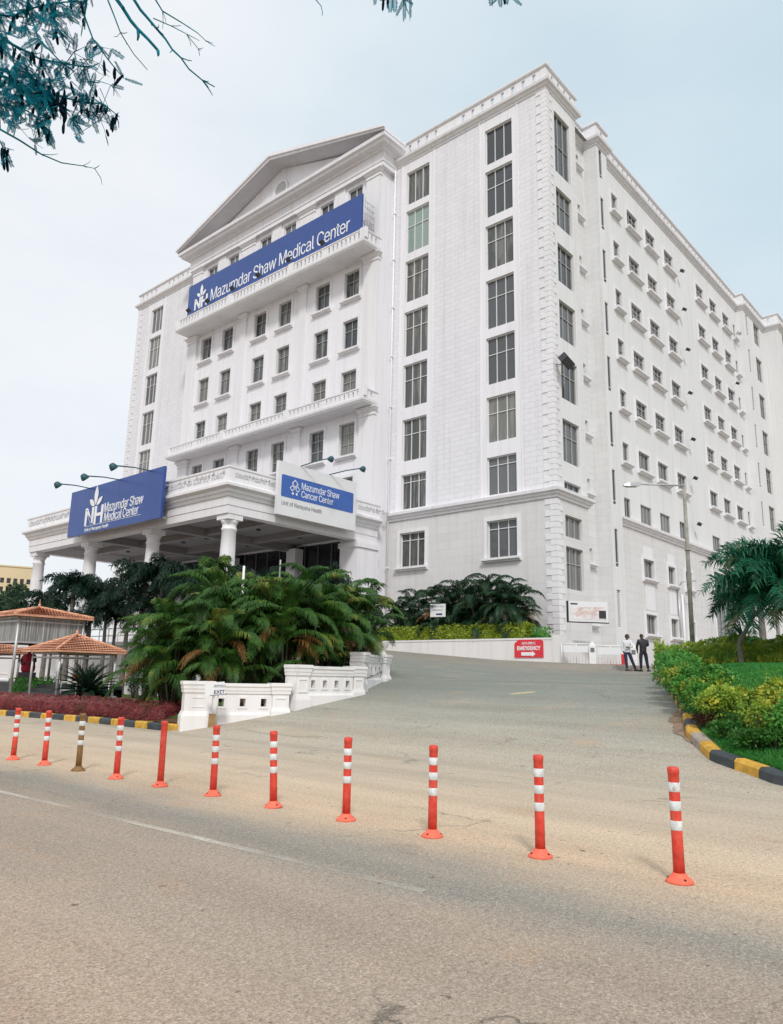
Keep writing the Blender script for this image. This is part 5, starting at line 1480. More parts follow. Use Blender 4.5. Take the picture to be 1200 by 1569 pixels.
# areca clump prototypes
def areca(seed, mats, nst=8, hmin=1.0, hmax=3.1, L=1.75, spread=.45, nfr=6, dead=3, nl=30):
    rg = random.Random(seed); t = thing('areca_palm', '', 'palm', (0,0,0))
    cr = MB(); cn = MB()
    for s in range(nst):
        a = 2*PI*s/nst+rg.uniform(-.4, .4); r0 = rg.uniform(.05, .32); H = rg.uniform(hmin, hmax) if s % 3 else rg.uniform(hmin*.35, hmin*1.1)
        lean = rg.uniform(.1, spread)
        b = Vector((r0*math.cos(a), r0*math.sin(a), 0)); tp_ = Vector(((r0+lean)*math.cos(a), (r0+lean)*math.sin(a), H))
        mid = b.lerp(tp_, .5)-Vector((math.cos(a), math.sin(a), 0))*lean*.12
        cn.tube([b, mid, tp_], [.05, .038, .03], 6)
        for f in range(nfr):
            az = a + rg.uniform(-.5, .5) + f*2.4; el = R(84)-R(62)*(f/(nfr-1))**1.1 + rg.uniform(-.12, .12)
            frond(cr, tp_ + Z*.05*(nfr-f)/nfr, az, el, L*rg.uniform(.8, 1.12), R(rg.uniform(85, 140)), .50, nl, 0, wid=.040, rachis=.016, ri=1, rg=rg, hang=.42)
    for f in range(dead):
        a = rg.uniform(0, 2*PI); h = rg.uniform(hmin*.8, hmax*.7)
        frond(cr, (.3*math.cos(a), .3*math.sin(a), h), a, R(10), L*.8, R(85), .30, 20, 2, wid=.03, rg=rg, hang=.6)
    part('canes', cn, t, mats=['cane']); part('fronds', cr, t, mats=mats)
    return t
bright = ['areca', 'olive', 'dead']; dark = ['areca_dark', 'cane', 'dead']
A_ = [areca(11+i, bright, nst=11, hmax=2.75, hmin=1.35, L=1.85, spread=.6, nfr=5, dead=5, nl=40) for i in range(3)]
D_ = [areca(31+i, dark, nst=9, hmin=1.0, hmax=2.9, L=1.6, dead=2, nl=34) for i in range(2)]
used = set()
def place(pool, k, loc, rz, label, group, s):
    o = pool[k % len(pool)]
    if o.name in used: o = copy_tree(o)
    else: used.add(o.name)
    o.location = loc; o.rotation_euler = (0,0,rz); o.scale = (s,)*3; o['label'] = label; o['group'] = group; return o
cl = [(13.35, 20.4, 1.00, 'areca palm at the left end of the clump, with brown dying fronds'),
      (13.9, 18.7, .90, 'areca palm behind the EXIT sign and the lowest stretch of white wall'),
      (14.9, 19.6, 1.02, 'areca palm second row behind the lowest stretch of white wall'),
      (15.6, 18.0, .98, 'areca palm overhanging the step in the white parapet wall'),
      (16.6, 19.4, 1.04, 'tallest areca palm in the middle of the clump'),
      (17.0, 17.9, .92, 'areca palm behind the middle stretch of the white wall'),
      (18.1, 18.7, 1.02, 'areca palm behind the third pillar of the white wall'),
      (19.2, 20.3, 1.0, 'areca palm at the back right of the clump'),
      (19.9, 19.1, .86, 'areca palm overhanging the end pillar at the top of the white wall'),
      (16.0, 21.6, 1.12, 'areca palm at the back of the clump below the white porch sign'),
      (21.2, 21.2, .86, 'rightmost areca palm of the clump, leaning over the ramp'),
      (18.0, 21.9, 1.02, 'areca palm at the back of the clump near the entrance opening'),
      (14.2, 21.9, .98, 'areca palm at the back left of the clump')]
for i, (x, y, s, lb_) in enumerate(cl):
    place(A_, i, (x, y, bank(x, y)-.05), 1.3*i, lb_, 'areca palms massed behind the white parapet wall', s)
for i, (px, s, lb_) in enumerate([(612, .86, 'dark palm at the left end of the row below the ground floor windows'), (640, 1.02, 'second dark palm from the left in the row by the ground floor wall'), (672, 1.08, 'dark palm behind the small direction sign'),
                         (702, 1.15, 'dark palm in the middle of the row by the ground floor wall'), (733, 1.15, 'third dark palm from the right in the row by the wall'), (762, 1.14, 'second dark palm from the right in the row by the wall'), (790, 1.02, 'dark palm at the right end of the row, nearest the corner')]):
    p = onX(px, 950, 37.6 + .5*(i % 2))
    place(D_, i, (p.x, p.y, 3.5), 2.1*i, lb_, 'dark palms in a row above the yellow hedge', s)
# a real stout stem on the palm at the right of that row
p = onX(775, 950, 37.0)
t = thing('stout_palm', 'short palm with a stout pale trunk at the right of the hedge row', 'palm', (p.x, p.y, 3.5))
part('trunk', trunk_mb([(0,0,0), (.05,0,1.2), (0,.05,2.2)], [.26, .2, .24]), t, mats=['trunk'])
m = MB()
for f in range(16): frond(m, (0, .05, 2.2), 2*PI*f/16*1.9, R(80-6*f), 1.8, R(95), .5, 26, 0, wid=.05, ri=1)
part('fronds', m, t, mats=['areca_dark', 'cane'])
# foxtail palms
def foxtail(seed, H, mats=('foxtail', 'trunk'), nf=11, L=2.1, ll=.55, r=.13, name='foxtail_palm'):
    rg = random.Random(seed); t = thing(name, '', 'palm', (0,0,0))
    part('trunk', trunk_mb([(0,0,-.1), (.06,.02,H*.5), (0,0,H)], [r*1.35, r, r*.75]), t, mats=['trunk'])
    sh = MB(); sh.tube([(0,0,H-.02), (0,0,H+.35), (0,0,H+.7)], [r*.8, r*.75, r*.35], 10); part('crownshaft', sh, t, mats=['cane'])
    m = MB()
    for f in range(nf):
        frond(m, (0,0,H+.55), 2.399*f+rg.uniform(-.2,.2), R(72-62*f/(nf-1)), L*rg.uniform(.85,1.1), R(rg.uniform(95,130)), ll, 62, 0, plume=True, wid=.055, ri=1, rg=rg, hang=.30)
    part('fronds', m, t, mats=[mats[0], 'cane']); return t
F_ = [foxtail(51, 4.9, nf=13), foxtail(52, 4.9, nf=13), foxtail(53, 4.9, nf=13)]
fx = [(62, 1.05, 'foxtail palm behind the left slope of the large gazebo roof'), (98, 1.18, 'foxtail palm behind the ridge of the small gazebo'), (128, 1.12, 'foxtail palm right of the small gazebo ridge, in front of the second column'),
      (152, .88, 'shorter foxtail palm right of the large gazebo'), (186, 1.02, 'foxtail palm with its bare grey trunk in front of the white plinth'), (208, 1.16, 'tall foxtail palm in front of the third porch column'), (236, 1.20, 'foxtail palm left of the areca clump'), (112, .80, 'short foxtail palm behind the right slope of the small gazebo'), (168, .84, 'short foxtail palm left of the bare grey trunk'), (222, .86, 'short bushy foxtail palm beside the areca clump')]
for i, (px, s, lb_) in enumerate(fx):
    p = onX(px, 1050, 23.7-.9*(i % 2)); place(F_, i, (p.x, p.y, .12), 1.7*i, lb_, 'foxtail palms along the white plinth', s)
for i, (px, X, zz, s, lb_) in enumerate([(283, 23.2, .3, 1.10, 'dark foxtail palm just left of the nearest porch column'), (392, 23.2, .6, .92, 'foxtail palm right of the nearest porch column'), (490, 24.0, .9, .86, 'foxtail palm in front of the dark entrance glazing'), (335, 23.8, .3, 1.04, 'foxtail palm against the nearest porch column')]):
    p = onX(px, 980, X); place(F_, i+1, (p.x, p.y, zz), 2.3*i, lb_, 'foxtail palms between the areca clump and the porch', s)
yp = foxtail(71, 5.0, ('areca', 'trunk'), 9, 1.1, .35, .06, 'slender_palm'); p = onX(322, 980, 21.0); yp.location = (p.x, p.y, .8)
yp['label'] = 'slender bright green young palm rising in front of the porch'
# tall poles standing in the thicket
for i, (px, y0, D, lb_) in enumerate([(364, 862, 25, 'thin white pole rising from the palms before the nearest porch column'), (421, 852, 24.5, 'short thin grey pole sticking up out of the palms')]):
    b = at(px, 1030, D); tpv = at(px, y0, D); m = MB(); m.tube([(b.x, b.y, .6), (b.x, b.y, tpv.z)], .04 if i == 0 else .025, 8); solo('slim_pole', m, ['white_metal' if i == 0 else 'metal'], lb_, 'pole')
# big palm right
def blob(n): return random.Random(n)
rg = blob(5); b = at(1137, 1012, 27); b.z = gz(b.x, b.y)+.2; cpt = at(1196, 906, 26.5)
t = thing('foxtail_palm', 'big drooping blue-green palm with a curved trunk at the right edge', 'palm', b)
c = cpt-b
part('trunk', trunk_mb([(0,0,-.1), (-.05*1, .03, c.z*.35), (c.x*.35, c.y*.35, c.z*.7), tuple(c)], [.12, .075, .07, .07]), t, mats=['trunk'])
m = MB()
for f in range(26):
    frond(m, c+Z*.15, 2.399*f+.3, R(84-98*f/25), rg.uniform(2.5, 3.5), R(rg.uniform(72, 112)), .74, 84, 0, plume=True, wid=.05, ri=1, rg=rg, hang=.12, rachis=.03)
# fronds that hang far out to the left of the trunk
lft = Vector((-.66, .75, 0)); la = math.atan2(lft.y, lft.x)
for (da, el_, L_, dr) in ((.1, 38, 2.7, 100), (-.35, 15, 2.6, 80), (.5, 52, 2.7, 100), (-.1, -5, 2.3, 60)):
    frond(m, c+Z*.1, la+da, R(el_), L_, R(dr), .62, 80, 0, plume=True, wid=.05, ri=1, rg=rg, hang=.2, rachis=.035)
for (da, el_, L_, dr) in ((.0, -12, 2.6, 55), (.9, -20, 1.7, 60)):
    frond(m, c, la+da, R(el_), L_, R(dr), .42, 34, 2, plume=False, wid=.035, ri=3, rg=rg, hang=.8, rachis=.035)
part('fronds', m, t, mats=['teal_palm', 'cane', 'olive', 'trunk'])
p2 = at(1172, 1010, 33); o = foxtail(81, 4.1, ('olive', 'trunk'), 11, 1.5, .45); o.location = (p2.x, p2.y, 2.2); o['label'] = 'olive leafed palm showing above the big blue-green palm'; 
p2 = at(1226, 1010, 25.5); o = foxtail(83, 2.9, ('teal_palm', 'trunk'), 13, 2.4, .6); o.location = (p2.x, p2.y, 1.9); o['label'] = 'second blue-green palm cut off by the right edge'
# cycad
cyb = at(133, 1069, 32.6)
t = thing('cycad', 'low dark cycad with stiff radiating fronds beside the small gazebo', 'cycad', (cyb.x, cyb.y, .2))
part('trunk', trunk_mb([(0,0,-.1), (0,0,.4)], [.22, .2]), t, mats=['trunk'])
m = MB()
for f in range(54):
    frond(m, (0,0,.42), 2.399*f, R(82-80*(f/53)), 1.45*random.uniform(.85,1.1), R(42), .20, 26, 0, wid=.045, ri=0, nseg=5, hang=.02, fold=.5, rachis=.014)
part('fronds', m, t, mats=['foxtail'])

# ---- leaf masses
def leaf_cards(mb, surf, n, size, rg, mi=0, narrow=False, droop=0.):
    """surf(rg) -> (point, outward normal)"""
    for _ in range(n):
        p, nn = surf(rg)
        a = Vector((rg.gauss(0,1), rg.gauss(0,1), rg.gauss(0,1))).normalized()
        d = (nn*.9+a*.8 - Z*droop).normalized(); s = d.cross(a)
        s = s.normalized() if s.length > 1e-3 else d.orthogonal().normalized()
        l = size*rg.uniform(.6, 1.3); w = l*(.13 if narrow else .30)
        o = len(mb.v); mb.v.extend([p, p+d*l*.5+s*w, p+d*l, p+d*l*.5-s*w]); mb.f.append((o,o+1,o+2,o+3)); mb.m.append(mi); mb.sm.append(False)
def hedge(name, label, path, w, h, zf, mat, leaf=.10, dens=420, narrow=False, lump=.10, seed=1, cat='hedge', droop=0.):
    rg = random.Random(seed); P = [Vector(p) for p in path]; seg = []
    tot = 0
    for i in range(len(P)-1): L = (P[i+1]-P[i]).length; seg.append((tot, L, i)); tot += L
    def pos(s):
        for (a, L, i) in seg:
            if s <= a+L or i == len(P)-2:
                t = clamp((s-a)/L); d = (P[i+1]-P[i]).normalized(); return P[i].lerp(P[i+1], t), d
    core = MB(); st = []; n = int(tot/.25)
    def hh(s): return h*(1+lump*2.0*noise.noise(Vector((s*.9, seed, 0))) + lump*.8*noise.noise(Vector((s*3.1, seed, 3))))
    def ww(s): return w/2*(1+lump*1.6*noise.noise(Vector((s*1.1, seed+9, 0))))
    for k in range(n+1):
        s = tot*k/n; p, d = pos(s); nn = Vector((d.y, -d.x)); z = zf(p.x, p.y); H = hh(s)*.86; Wd = ww(s)*.80
        e = .55 if k in (0, n) else 1
        st.append([(p.x+nn.x*q*Wd*e, p.y+nn.y*q*Wd*e, z+H*r*e) for q, r in ((1, 0), (1.02, .5), (.85, .88), (.4, 1), (-.4, 1), (-.85, .88), (-1.02, .5), (-1, 0))])
    vs = [v for r_ in st for v in r_]; fs = []
    for k in range(n):
        for q in range(7): fs.append((k*8+q, k*8+q+1, (k+1)*8+q+1, (k+1)*8+q))
    fs.append(tuple(range(8))); fs.append(tuple(n*8+q for q in reversed(range(8))))
    core.add(vs, fs, 0)
    def surf(rg):
        s = rg.uniform(0, tot); p, d = pos(s); nn = Vector((d.y, -d.x)); z = zf(p.x, p.y); H = hh(s); Wd = ww(s)
        a = rg.uniform(-.15, 1.15)*PI
        cx = math.copysign(abs(math.cos(a))**.45, math.cos(a)); cz_ = math.copysign(abs(math.sin(a))**.45, math.sin(a))
        q = rg.uniform(.84, 1.03)
        zz = z + max(.02, H*(.5+.5*cz_*q)) if a > 0 else z+.05
        if rg.random() < .4: zz = z + H*rg.uniform(.03, .7); cx = math.copysign(1, cx)
        e = 0
        if rg.random() < .10: s2 = 0 if rg.random() < .5 else tot; pe, de = pos(s2); p = pe; cx = rg.uniform(-1, 1); zz = z+H*rg.uniform(.05, .95)
        return Vector((p.x+nn.x*cx*Wd*q, p.y+nn.y*cx*Wd*q, zz)), Vector((nn.x*cx, nn.y*cx, cz_ if a > 0 else 0)).normalized()
    leaf_cards(core, surf, int(tot*dens), leaf, rg, 0, narrow, droop)
    return solo(name, core, [mat], label, cat)
hedge('red_hedge', 'low clipped dark red hedge behind the black and yellow kerb', [(12.95, 19.45), (12.85, 21), (12.75, 23.2), (12.5, 25.6), (12.2, 28), (11.9, 31), (11.7, 35)], 1.1, .58, lambda x, y: .05, 'hedge_red', .085, 1300, True, .10, 3, droop=.25)
ya1 = onX(870, 968, 36.6).y; 
hedge('yellow_hedge', 'clipped yellow-green hedge on top of the white wall', [(36.75, onX(812, 968, 36.7).y-.0), (36.75, 33.5)], .85, 1.0, lambda x, y: 3.55, 'hedge_y', .14, 620, False, .05, 5)
hedge('end_shrub', 'looser pale green shrub at the right end of the yellow hedge', [(36.8, onX(870, 968, 36.8).y+1.1), (36.8, onX(814, 968, 36.8).y-.1)] if False else [(36.85, 21.0), (36.8, onX(813, 968, 36.7).y-.15)], .7, .8, lambda x, y: 3.55, 'bush', .13, 300, False, .2, 6, 'shrub')
h1 = at(1012, 1015, 29.5); h2 = at(1075, 1020, 28.6); h3 = at(1140, 1026, 27.6); h4 = at(1230, 1032, 26.4)
hedge('lawn_hedge', 'long yellow-topped green hedge along the back of the right lawn', [(q.x, q.y) for q in (h1, h2, h3, h4)], 1.1, .92, lambda x, y: lawn_z(x, min(y, 12)), 'hedge_yg', .11, 1500, False, .12, 8)
hb = at(60, 1062, 37.2)
hedge('box_hedge', 'small clipped green hedge in front of the red draped statue', [(hb.x-.9, hb.y+1.0), (hb.x+.5, hb.y-.6)], .8, .85, lambda x, y: .25, 'hedge_g', .09, 700, False, .06, 9)
def bush(label, loc, r, h, mat='bush', seed=0, dens=1.0, group=None, leaf=.075, name='bush', cat='bush', lobes=9, stems=True):
    rg = random.Random(seed); t = thing(name, label, cat, loc, 0, group); m = MB()
    L = []
    for k in range(lobes):
        a = rg.uniform(0, 2*PI); q = rg.uniform(0, .62)*r; zc = rg.uniform(.38, .80)*h
        L.append((Vector((q*math.cos(a), q*math.sin(a), zc)), rg.uniform(.28, .48)*r, rg.uniform(.18, .30)*h))
    L.append((Vector((0,0,h*.5)), r*.6, h*.42))
    def surf(rg):
        c, rr, hh_ = rg.choice(L); v = Vector((rg.gauss(0,1), rg.gauss(0,1), rg.gauss(0,1)+.3)).normalized()
        q = rg.uniform(.55, 1.0)**.5
        p = c+Vector((v.x*rr*q, v.y*rr*q, v.z*hh_*q)); p.z = max(p.z, .03); return p, v
    leaf_cards(m, surf, int(2600*dens*max(.5, r*r*2.2)), leaf, rg, 0, False)
    # shoots poking out
    for k in range(int(10*r/.5)):
        c, rr, hh_ = rg.choice(L); v = Vector((rg.gauss(0,.6), rg.gauss(0,.6), 1)).normalized(); p = c+Vector((v.x*rr, v.y*rr, v.z*hh_))
        for j in range(9):
            pp = p+v*.03*j; d = Vector((rg.gauss(0,1), rg.gauss(0,1), .4)).normalized(); s = d.cross(Z).normalized(); l = leaf*.9
            o = len(m.v); m.v.extend([pp, pp+d*l*.5+s*l*.25, pp+d*l, pp+d*l*.5-s*l*.25]); m.f.append((o,o+1,o+2,o+3)); m.m.append(0); m.sm.append(False)
    part('foliage', m, t, mats=[mat])
    if stems:
        s = MB()
        for k in range(7):
            a = rg.uniform(0, 2*PI); s.tube([(.05*math.cos(a), .05*math.sin(a), -.05), (r*.25*math.cos(a), r*.25*math.sin(a), h*.3), (r*.45*math.cos(a), r*.45*math.sin(a), h*.62)], [.018, .013, .007], 5)
        part('stems', s, t, mats=['stem'])
    return t
# bushes inside the curved kerb
def inside(X, off): Yk = drive_right(X); return (X+off*.35, Yk-off*.94)
i = 0
bl_ = 'leafy green and yellow bush in the row overhanging the curved kerb'
for X, off, r, h in ((30.2, .55, .62, .72), (28.8, .6, .62, .74), (27.4, .55, .62, .72), (26.0, .5, .62, .74), (24.7, .45, .60, .76), (23.5, .4, .60, .78), (22.4, .35, .58, .80), (21.3, .32, .58, .80), (20.3, .12, .56, .82), (19.3, .04, .56, .82), (18.3, .02, .54, .80), (17.4, -.02, .52, .80), (16.6, .08, .48, .74), (15.9, .30, .42, .66), (17.6, .85, .50, .70)):
    x, y = inside(X, off); bush(bl_, (x, y, gz(x, y)+.08), r, h, 'bush', 100+i, 1.3, 'bushes in a row along the curved kerb', .08, lobes=11); i += 1
q = at(1106, 1135, 14.0); q.z = lawn_z(q.x, q.y); bush('round yellow-green bush nearest the bend of the painted kerb', q, .58, .74, 'hedge_yg', 201, 1.3, None, .065)
q = at(1168, 1160, 12.7); q.z = lawn_z(q.x, q.y); bush('yellow-green bush on a thin stem beside the near end of the curved kerb', q, .48, .66, 'hedge_yg', 202, 1.2, None, .06)
q = at(1142, 1138, 14.2); q.z = lawn_z(q.x, q.y); bush('loose green bush between the two yellow-green bushes near the kerb', q, .52, .62, 'bush', 207, 1.1, None, .07)
q = at(1202, 1135, 13.8); q.z = lawn_z(q.x, q.y); bush('wide yellow and green bush at the right edge behind the small yellow-green one', q, .60, .66, 'hedge_yg', 203, 1.2, None, .07)
q = at(1225, 1170, 12.2); q.z = lawn_z(q.x, q.y); bush('green bush cut off by the right edge above the kerb', q, .5, .6, 'bush', 204, 1.1, None, .07)
q = at(1088, 1100, 16.2); q.z = lawn_z(q.x, q.y); bush('tall loose green bush behind the round yellow-green one', q, .55, .82, 'bush', 208, 1.1, None, .075)
q = at(1090, 1143, 14.0); q.z = lawn_z(q.x, q.y); bush('low straggly reddish plant under the round bush', q, .34, .24, 'dark_red', 205, .5, None, .05, 'ground_plant', 'plant')
for k_, (px_, py_, D_, lb_) in enumerate(((1122, 1162, 13.1, 'low dark green plant added for the shade at the foot of the round yellow-green bush'), (1158, 1178, 12.3, 'low dark green plant added for the shade at the foot of the yellow-green bush on a thin stem'), (1195, 1186, 12.0, 'low dark green plant added for the shade at the right edge just inside the kerb'), (1075, 1128, 14.9, 'low dark green plant added for the shade at the bend of the kerb'))):
    q = at(px_, py_, D_); q.z = lawn_z(q.x, q.y); bush(lb_, q, .42, .30, 'hedge_g', 260+k_, .9, None, .055, 'ground_plant', 'plant')  # dark leaves added to give the green shade below the bushes
q = at(1140, 1152, 13.5); q.z = lawn_z(q.x, q.y); bush('low green ground plant between the two yellow-green bushes', q, .42, .26, 'hedge_g', 206, .6, None, .05, 'ground_plant', 'plant')
# shrubs at the foot of the white plinth
for i, (px, X, h, lb_) in enumerate([(205, 22.0, 1.5, 'sparse shrub right of the grey palm trunk by the plinth'), (230, 19.5, 1.2, 'sparse shrub left of the areca clump'), (90, 23.2, 1.8, 'thin shrub seen between the gazebo posts'), (262, 16.6, 1.4, 'young palm-like plant on the lawn left of the white wall')]):
    p = onX(px, 1055, X); bush(lb_, (p.x, p.y, .15), .55, h, 'areca_dark', 300+i, .35, None, .10, 'shrub', 'shrub', 6)
# lawn blades
def blades(name, n, fx_, zf, mat, h=.06):
    rg = random.Random(9); m = MB()
    for _ in range(n):
        x, y = fx_(rg); z = zf(x, y); a = rg.uniform(0, PI); dx, dy = .012*math.cos(a), .012*math.sin(a); hh = h*rg.uniform(.5, 1.4)
        o = len(m.v); m.v.extend([Vector((x-dx, y-dy, z)), Vector((x+dx, y+dy, z)), Vector((x+rg.uniform(-.03,.03), y+rg.uniform(-.03,.03), z+hh))]); m.f.append((o,o+1,o+2)); m.m.append(0); m.sm.append(False)
    o = partw(name, m, [mat]); o['kind'] = 'stuff'; o['label'] = 'short grass blades'; o['category'] = 'grass'; return o
def fr_(rg):
    D = rg.uniform(9.5, 27) if rg.random() < .7 else rg.uniform(9.5, 14); px = rg.uniform(1070, 1290); v = at(px, 1080, D); return (v.x, min(v.y, drive_right(v.x)-.17-.3*rg.random()))
blades('lawn_grass', 60000, fr_, lawn_z, 'grass')
def fl_(rg):
    x = rg.uniform(12.7, 18); return (x, rg.uniform(18.6+max(0,(x-13.5)*1.15), 27))
blades('garden_grass', 9000, fl_, lambda x, y: lawn_l_z(x, y), 'grass')
# distant trees on the left
def far_tree(label, loc, H, r, seed):
    rg = random.Random(seed); t = thing('tree', label, 'tree', loc); m = MB(); L = []
    for k in range(12):
        a = rg.uniform(0, 2*PI); q = rg.uniform(0, .7)*r; L.append((Vector((q*math.cos(a), q*math.sin(a), H*rg.uniform(.45, .9))), rg.uniform(.3, .5)*r))
    def surf(rg):
        c, rr = rg.choice(L); v = Vector((rg.gauss(0,1), rg.gauss(0,1), rg.gauss(0,1))).normalized(); return c+v*rr*rg.uniform(.6, 1), v
    leaf_cards(m, surf, 5000, .32, rg); part('crown', m, t, mats=['far_leaf'])
    tr = MB(); tr.tube([(0,0,-1), (.1,0,H*.4), (0,.1,H*.75)], [.3, .2, .08], 8)
    for k in range(4): c, rr = L[k]; tr.tube([(0,0,H*.35), tuple(c)], [.12, .04], 6)
    part('trunk', tr, t, mats=['trunk'])
for px, D, H, r, lb_ in ((6, 85, 10.2, 2.6, 'distant tree at the left edge in front of the yellow building'), (28, 78, 10.8, 2.1, 'distant taller tree in front of the right part of the yellow building'), (52, 82, 9.6, 2.4, 'distant tree right of the yellow building behind the gazebo roof'), (-30, 80, 10, 3, 'distant tree just outside the left edge')):
    p = at(px, 1000, D); far_tree(lb_, (p.x, p.y, -.2), H, r, px+400)

# ---- the near tree whose twigs hang into the top of the picture
TB = at(-560, 1200, 6.2); TB.z = 0
T = thing('overhanging_tree', 'bare and feathery teal twigs with dark pods hanging in at the top left', 'tree', TB)
twigm = MB(); lv = MB(); pods = MB(); rg = random.Random(77)
def W(px, py, D): return at(px, py, D)-TB
fork = Vector((.3, -.2, 3.6))
tk = MB(); tk.tube([(0,0,-.2), (.05,0,1.4), (.2,-.1,2.7), tuple(fork)], [.24, .19, .16, .14], 14)
part('trunk', tk, T, mats=['bark'])
def leafl(p, d, L, sag=.6):
    """one feathery leaf hanging from p"""
    d = (Vector(d)-Z*sag).normalized(); sd = d.cross(Vector((rg.gauss(0,1), rg.gauss(0,1), rg.gauss(0,1)))).normalized(); n = 16
    lv.tube([p, p+d*L], [.002, .0015], 3, 1, cap=False)
    for k in range(n):
        q = p+d*L*(k+1)/n; l = L*.25*(.45+.55*math.sin(PI*(.15+.8*(k+1)/n)))*rg.uniform(.7, 1.1)
        for s in (-1, 1):
            e = (sd*s*.85+d*.5).normalized(); o = len(lv.v); w = d*L*.034
            lv.v.extend([q, q+e*l*.5+w, q+e*l, q+e*l*.5-w]); lv.f.append((o,o+1,o+2,o+3)); lv.m.append(0); lv.sm.append(False)
def pod(p, L=.11, d=None):
    d = d or Vector((rg.gauss(0,.25), rg.gauss(0,.25), -1)).normalized(); sd = d.orthogonal().normalized()
    lv.tube([p, p+d*L*.15, p+d*L*.5+sd*.004, p+d*L*.85, p+d*L], [.002, .008, .011, .009, .002], 6, 2)
def twig(pp, D, r0, r1, leaves=0, npod=0, side=3, D2=None, root=None):
    D2 = D2 or D
    P = [W(x, y, D+(D2-D)*i/max(1, len(pp)-1)) for i, (x, y) in enumerate(pp)]
    # resample with jitter
    Q = []
    for i in range(len(P)-1):
        L = (P[i+1]-P[i]).length; n = max(1, int(L/.09))
        for k in range(n):
            j = Vector((rg.gauss(0,1), rg.gauss(0,1), rg.gauss(0,1)))*(.0045 if (i or k) else 0); Q.append(P[i].lerp(P[i+1], k/n)+j)
    Q.append(P[-1]); n = len(Q)
    if root is not None: twigm.tube([root, root.lerp(Q[0], .5)+Z*.15, Q[0]], [r0*3.0, r0*1.8, r0], 7)
    r0 *= 1.35; r1 *= 1.6
    twigm.tube(Q, [r0+(r1-r0)*k/(n-1) for k in range(n)], 6)
    for k in range(side):
        i = rg.randint(max(1, n//4), n-1); d = (Q[i]-Q[i-1]).normalized(); a = Vector((rg.gauss(0,1), rg.gauss(0,1), rg.gauss(0,1))).normalized()
        e = (d*.9+a*.7).normalized(); L = rg.uniform(.02, .075); q = Q[i]+e*L; q2 = q+(e+a*.5).normalized()*L*.6
        twigm.tube([Q[i], q, q2], [r1*1.2, r1, r1*.6], 4)
        if leaves and rg.random() < .6: leafl(q2, e, rg.uniform(.06, .12))
    for k in range(int(leaves*2.4)):
        i = rg.randint(0, n-1); a = Vector((rg.gauss(0,1), rg.gauss(0,1), rg.gauss(0,1))).normalized(); leafl(Q[i], a, rg.uniform(.07, .14))
    for k in range(npod):
        i = rg.randint(n//3, n-1); pod(Q[i]+Vector((rg.gauss(0,.02), rg.gauss(0,.02), 0)), rg.uniform(.07, .13))
    return Q
D0 = 5.4
# main limbs, partly above and left of the picture
limb1 = [fork, W(-260, 60, 5.6), W(-120, 40, 5.5), W(-10, 45, 5.4)]
limb2 = [fork, W(-300, -160, 5.8), W(-60, -190, 5.6), W(200, -210, 5.5), W(480, -190, 5.5), W(720, -150, 5.5)]
limb3 = [fork, W(-300, 260, 5.6), W(-120, 190, 5.5), W(-10, 200, 5.4)]
for lb_, rr in ((limb1, (.10, .05, .03, .012)), (limb2, (.11, .07, .05, .035, .022, .010)), (limb3, (.09, .05, .025, .012))):
    m = MB(); m.tube(lb_, rr, 10); part('limb', m, T, mats=['bark'])
twig([(-10, 45), (20, 70), (60, 90), (95, 97), (130, 103)], D0, .010, .003, 8, 3, 4)
twig([(95, 97), (60, 60), (45, 20), (40, -20)], D0, .003, .006, 6, 2, 3)
twig([(0, 115), (40, 130), (80, 145), (120, 155), (160, 162), (178, 175)], D0, .008, .002, 16, 12, 8, root=limb3[2])
twig([(0, 160), (30, 165), (60, 180), (70, 195)], D0, .005, .002, 9, 6, 5, root=limb3[3])
twig([(135, -20), (130, 25), (145, 60), (165, 90), (190, 120)], D0, .006, .002, 7, 6, 5, root=limb2[2])
twig([(150, -60), (165, 0), (185, 50), (205, 85), (226, 107)], D0, .006, .0016, 0, 0, 5, root=limb2[2])
twig([(160, -30), (200, 30), (225, 60), (242, 77)], D0, .011, .006, 0, 0, 4, root=limb2[3])
twig([(185, -30), (215, 15), (240, 45), (265, 75), (290, 105), (310, 122), (329, 133)], D0, .009, .0022, 0, 0, 8, root=limb2[3])
twig([(235, 28), (260, 40), (285, 52), (304, 75)], D0, .003, .0014, 0, 0, 6)
twig([(225, -20), (250, 15), (280, 35), (300, 50), (315, 62)], D0, .005, .0013, 0, 0, 7, root=limb2[3])
twig([(0, 198), (30, 215), (62, 235), (95, 248), (128, 253), (145, 258)], D0, .006, .0014, 0, 0, 9, root=limb3[3])
twig([(-5, 205), (2, 225), (6, 238)], D0, .004, .002, 3, 5, 2)
twig([(60, -25), (80, 20), (90, 45)], D0, .006, .003, 10, 4, 5, root=limb2[2])
twig([(-20, 20), (20, 25), (50, 10), (90, 5), (120, 2)], D0, .006, .003, 12, 6, 5)
twig([(0, 70), (25, 95), (50, 120), (75, 150)], D0, .004, .002, 14, 8, 5)
twig([(80, 145), (95, 165), (110, 180)], D0, .003, .0015, 5, 3, 3)
twig([(470, -40), (478, -8), (492, 9)], D0, .004, .0015, 0, 0, 1, root=limb2[4])
twig([(585, -60), (595, -30), (612, -12), (622, -5)], D0, .005, .002, 2, 1, 2, root=limb2[4])
twig([(735, -50), (755, -20), (770, -8)], D0, .004, .002, 2, 0, 1, root=limb2[5])
for (x, y, L) in ((598, -6, .13), (605, -4, .12), (620, -8, .20), (629, -10, .20), (575, -12, .10), (752, -14, .12), (766, -14, .13), (776, -16, .12)):
    leafl(W(x, y, D0), Vector((.05, -.02, -1)), L, 1.5)
for (x, y) in ((588, -4), (594, -6), (772, -10)): pod(W(x, y, D0), .09)
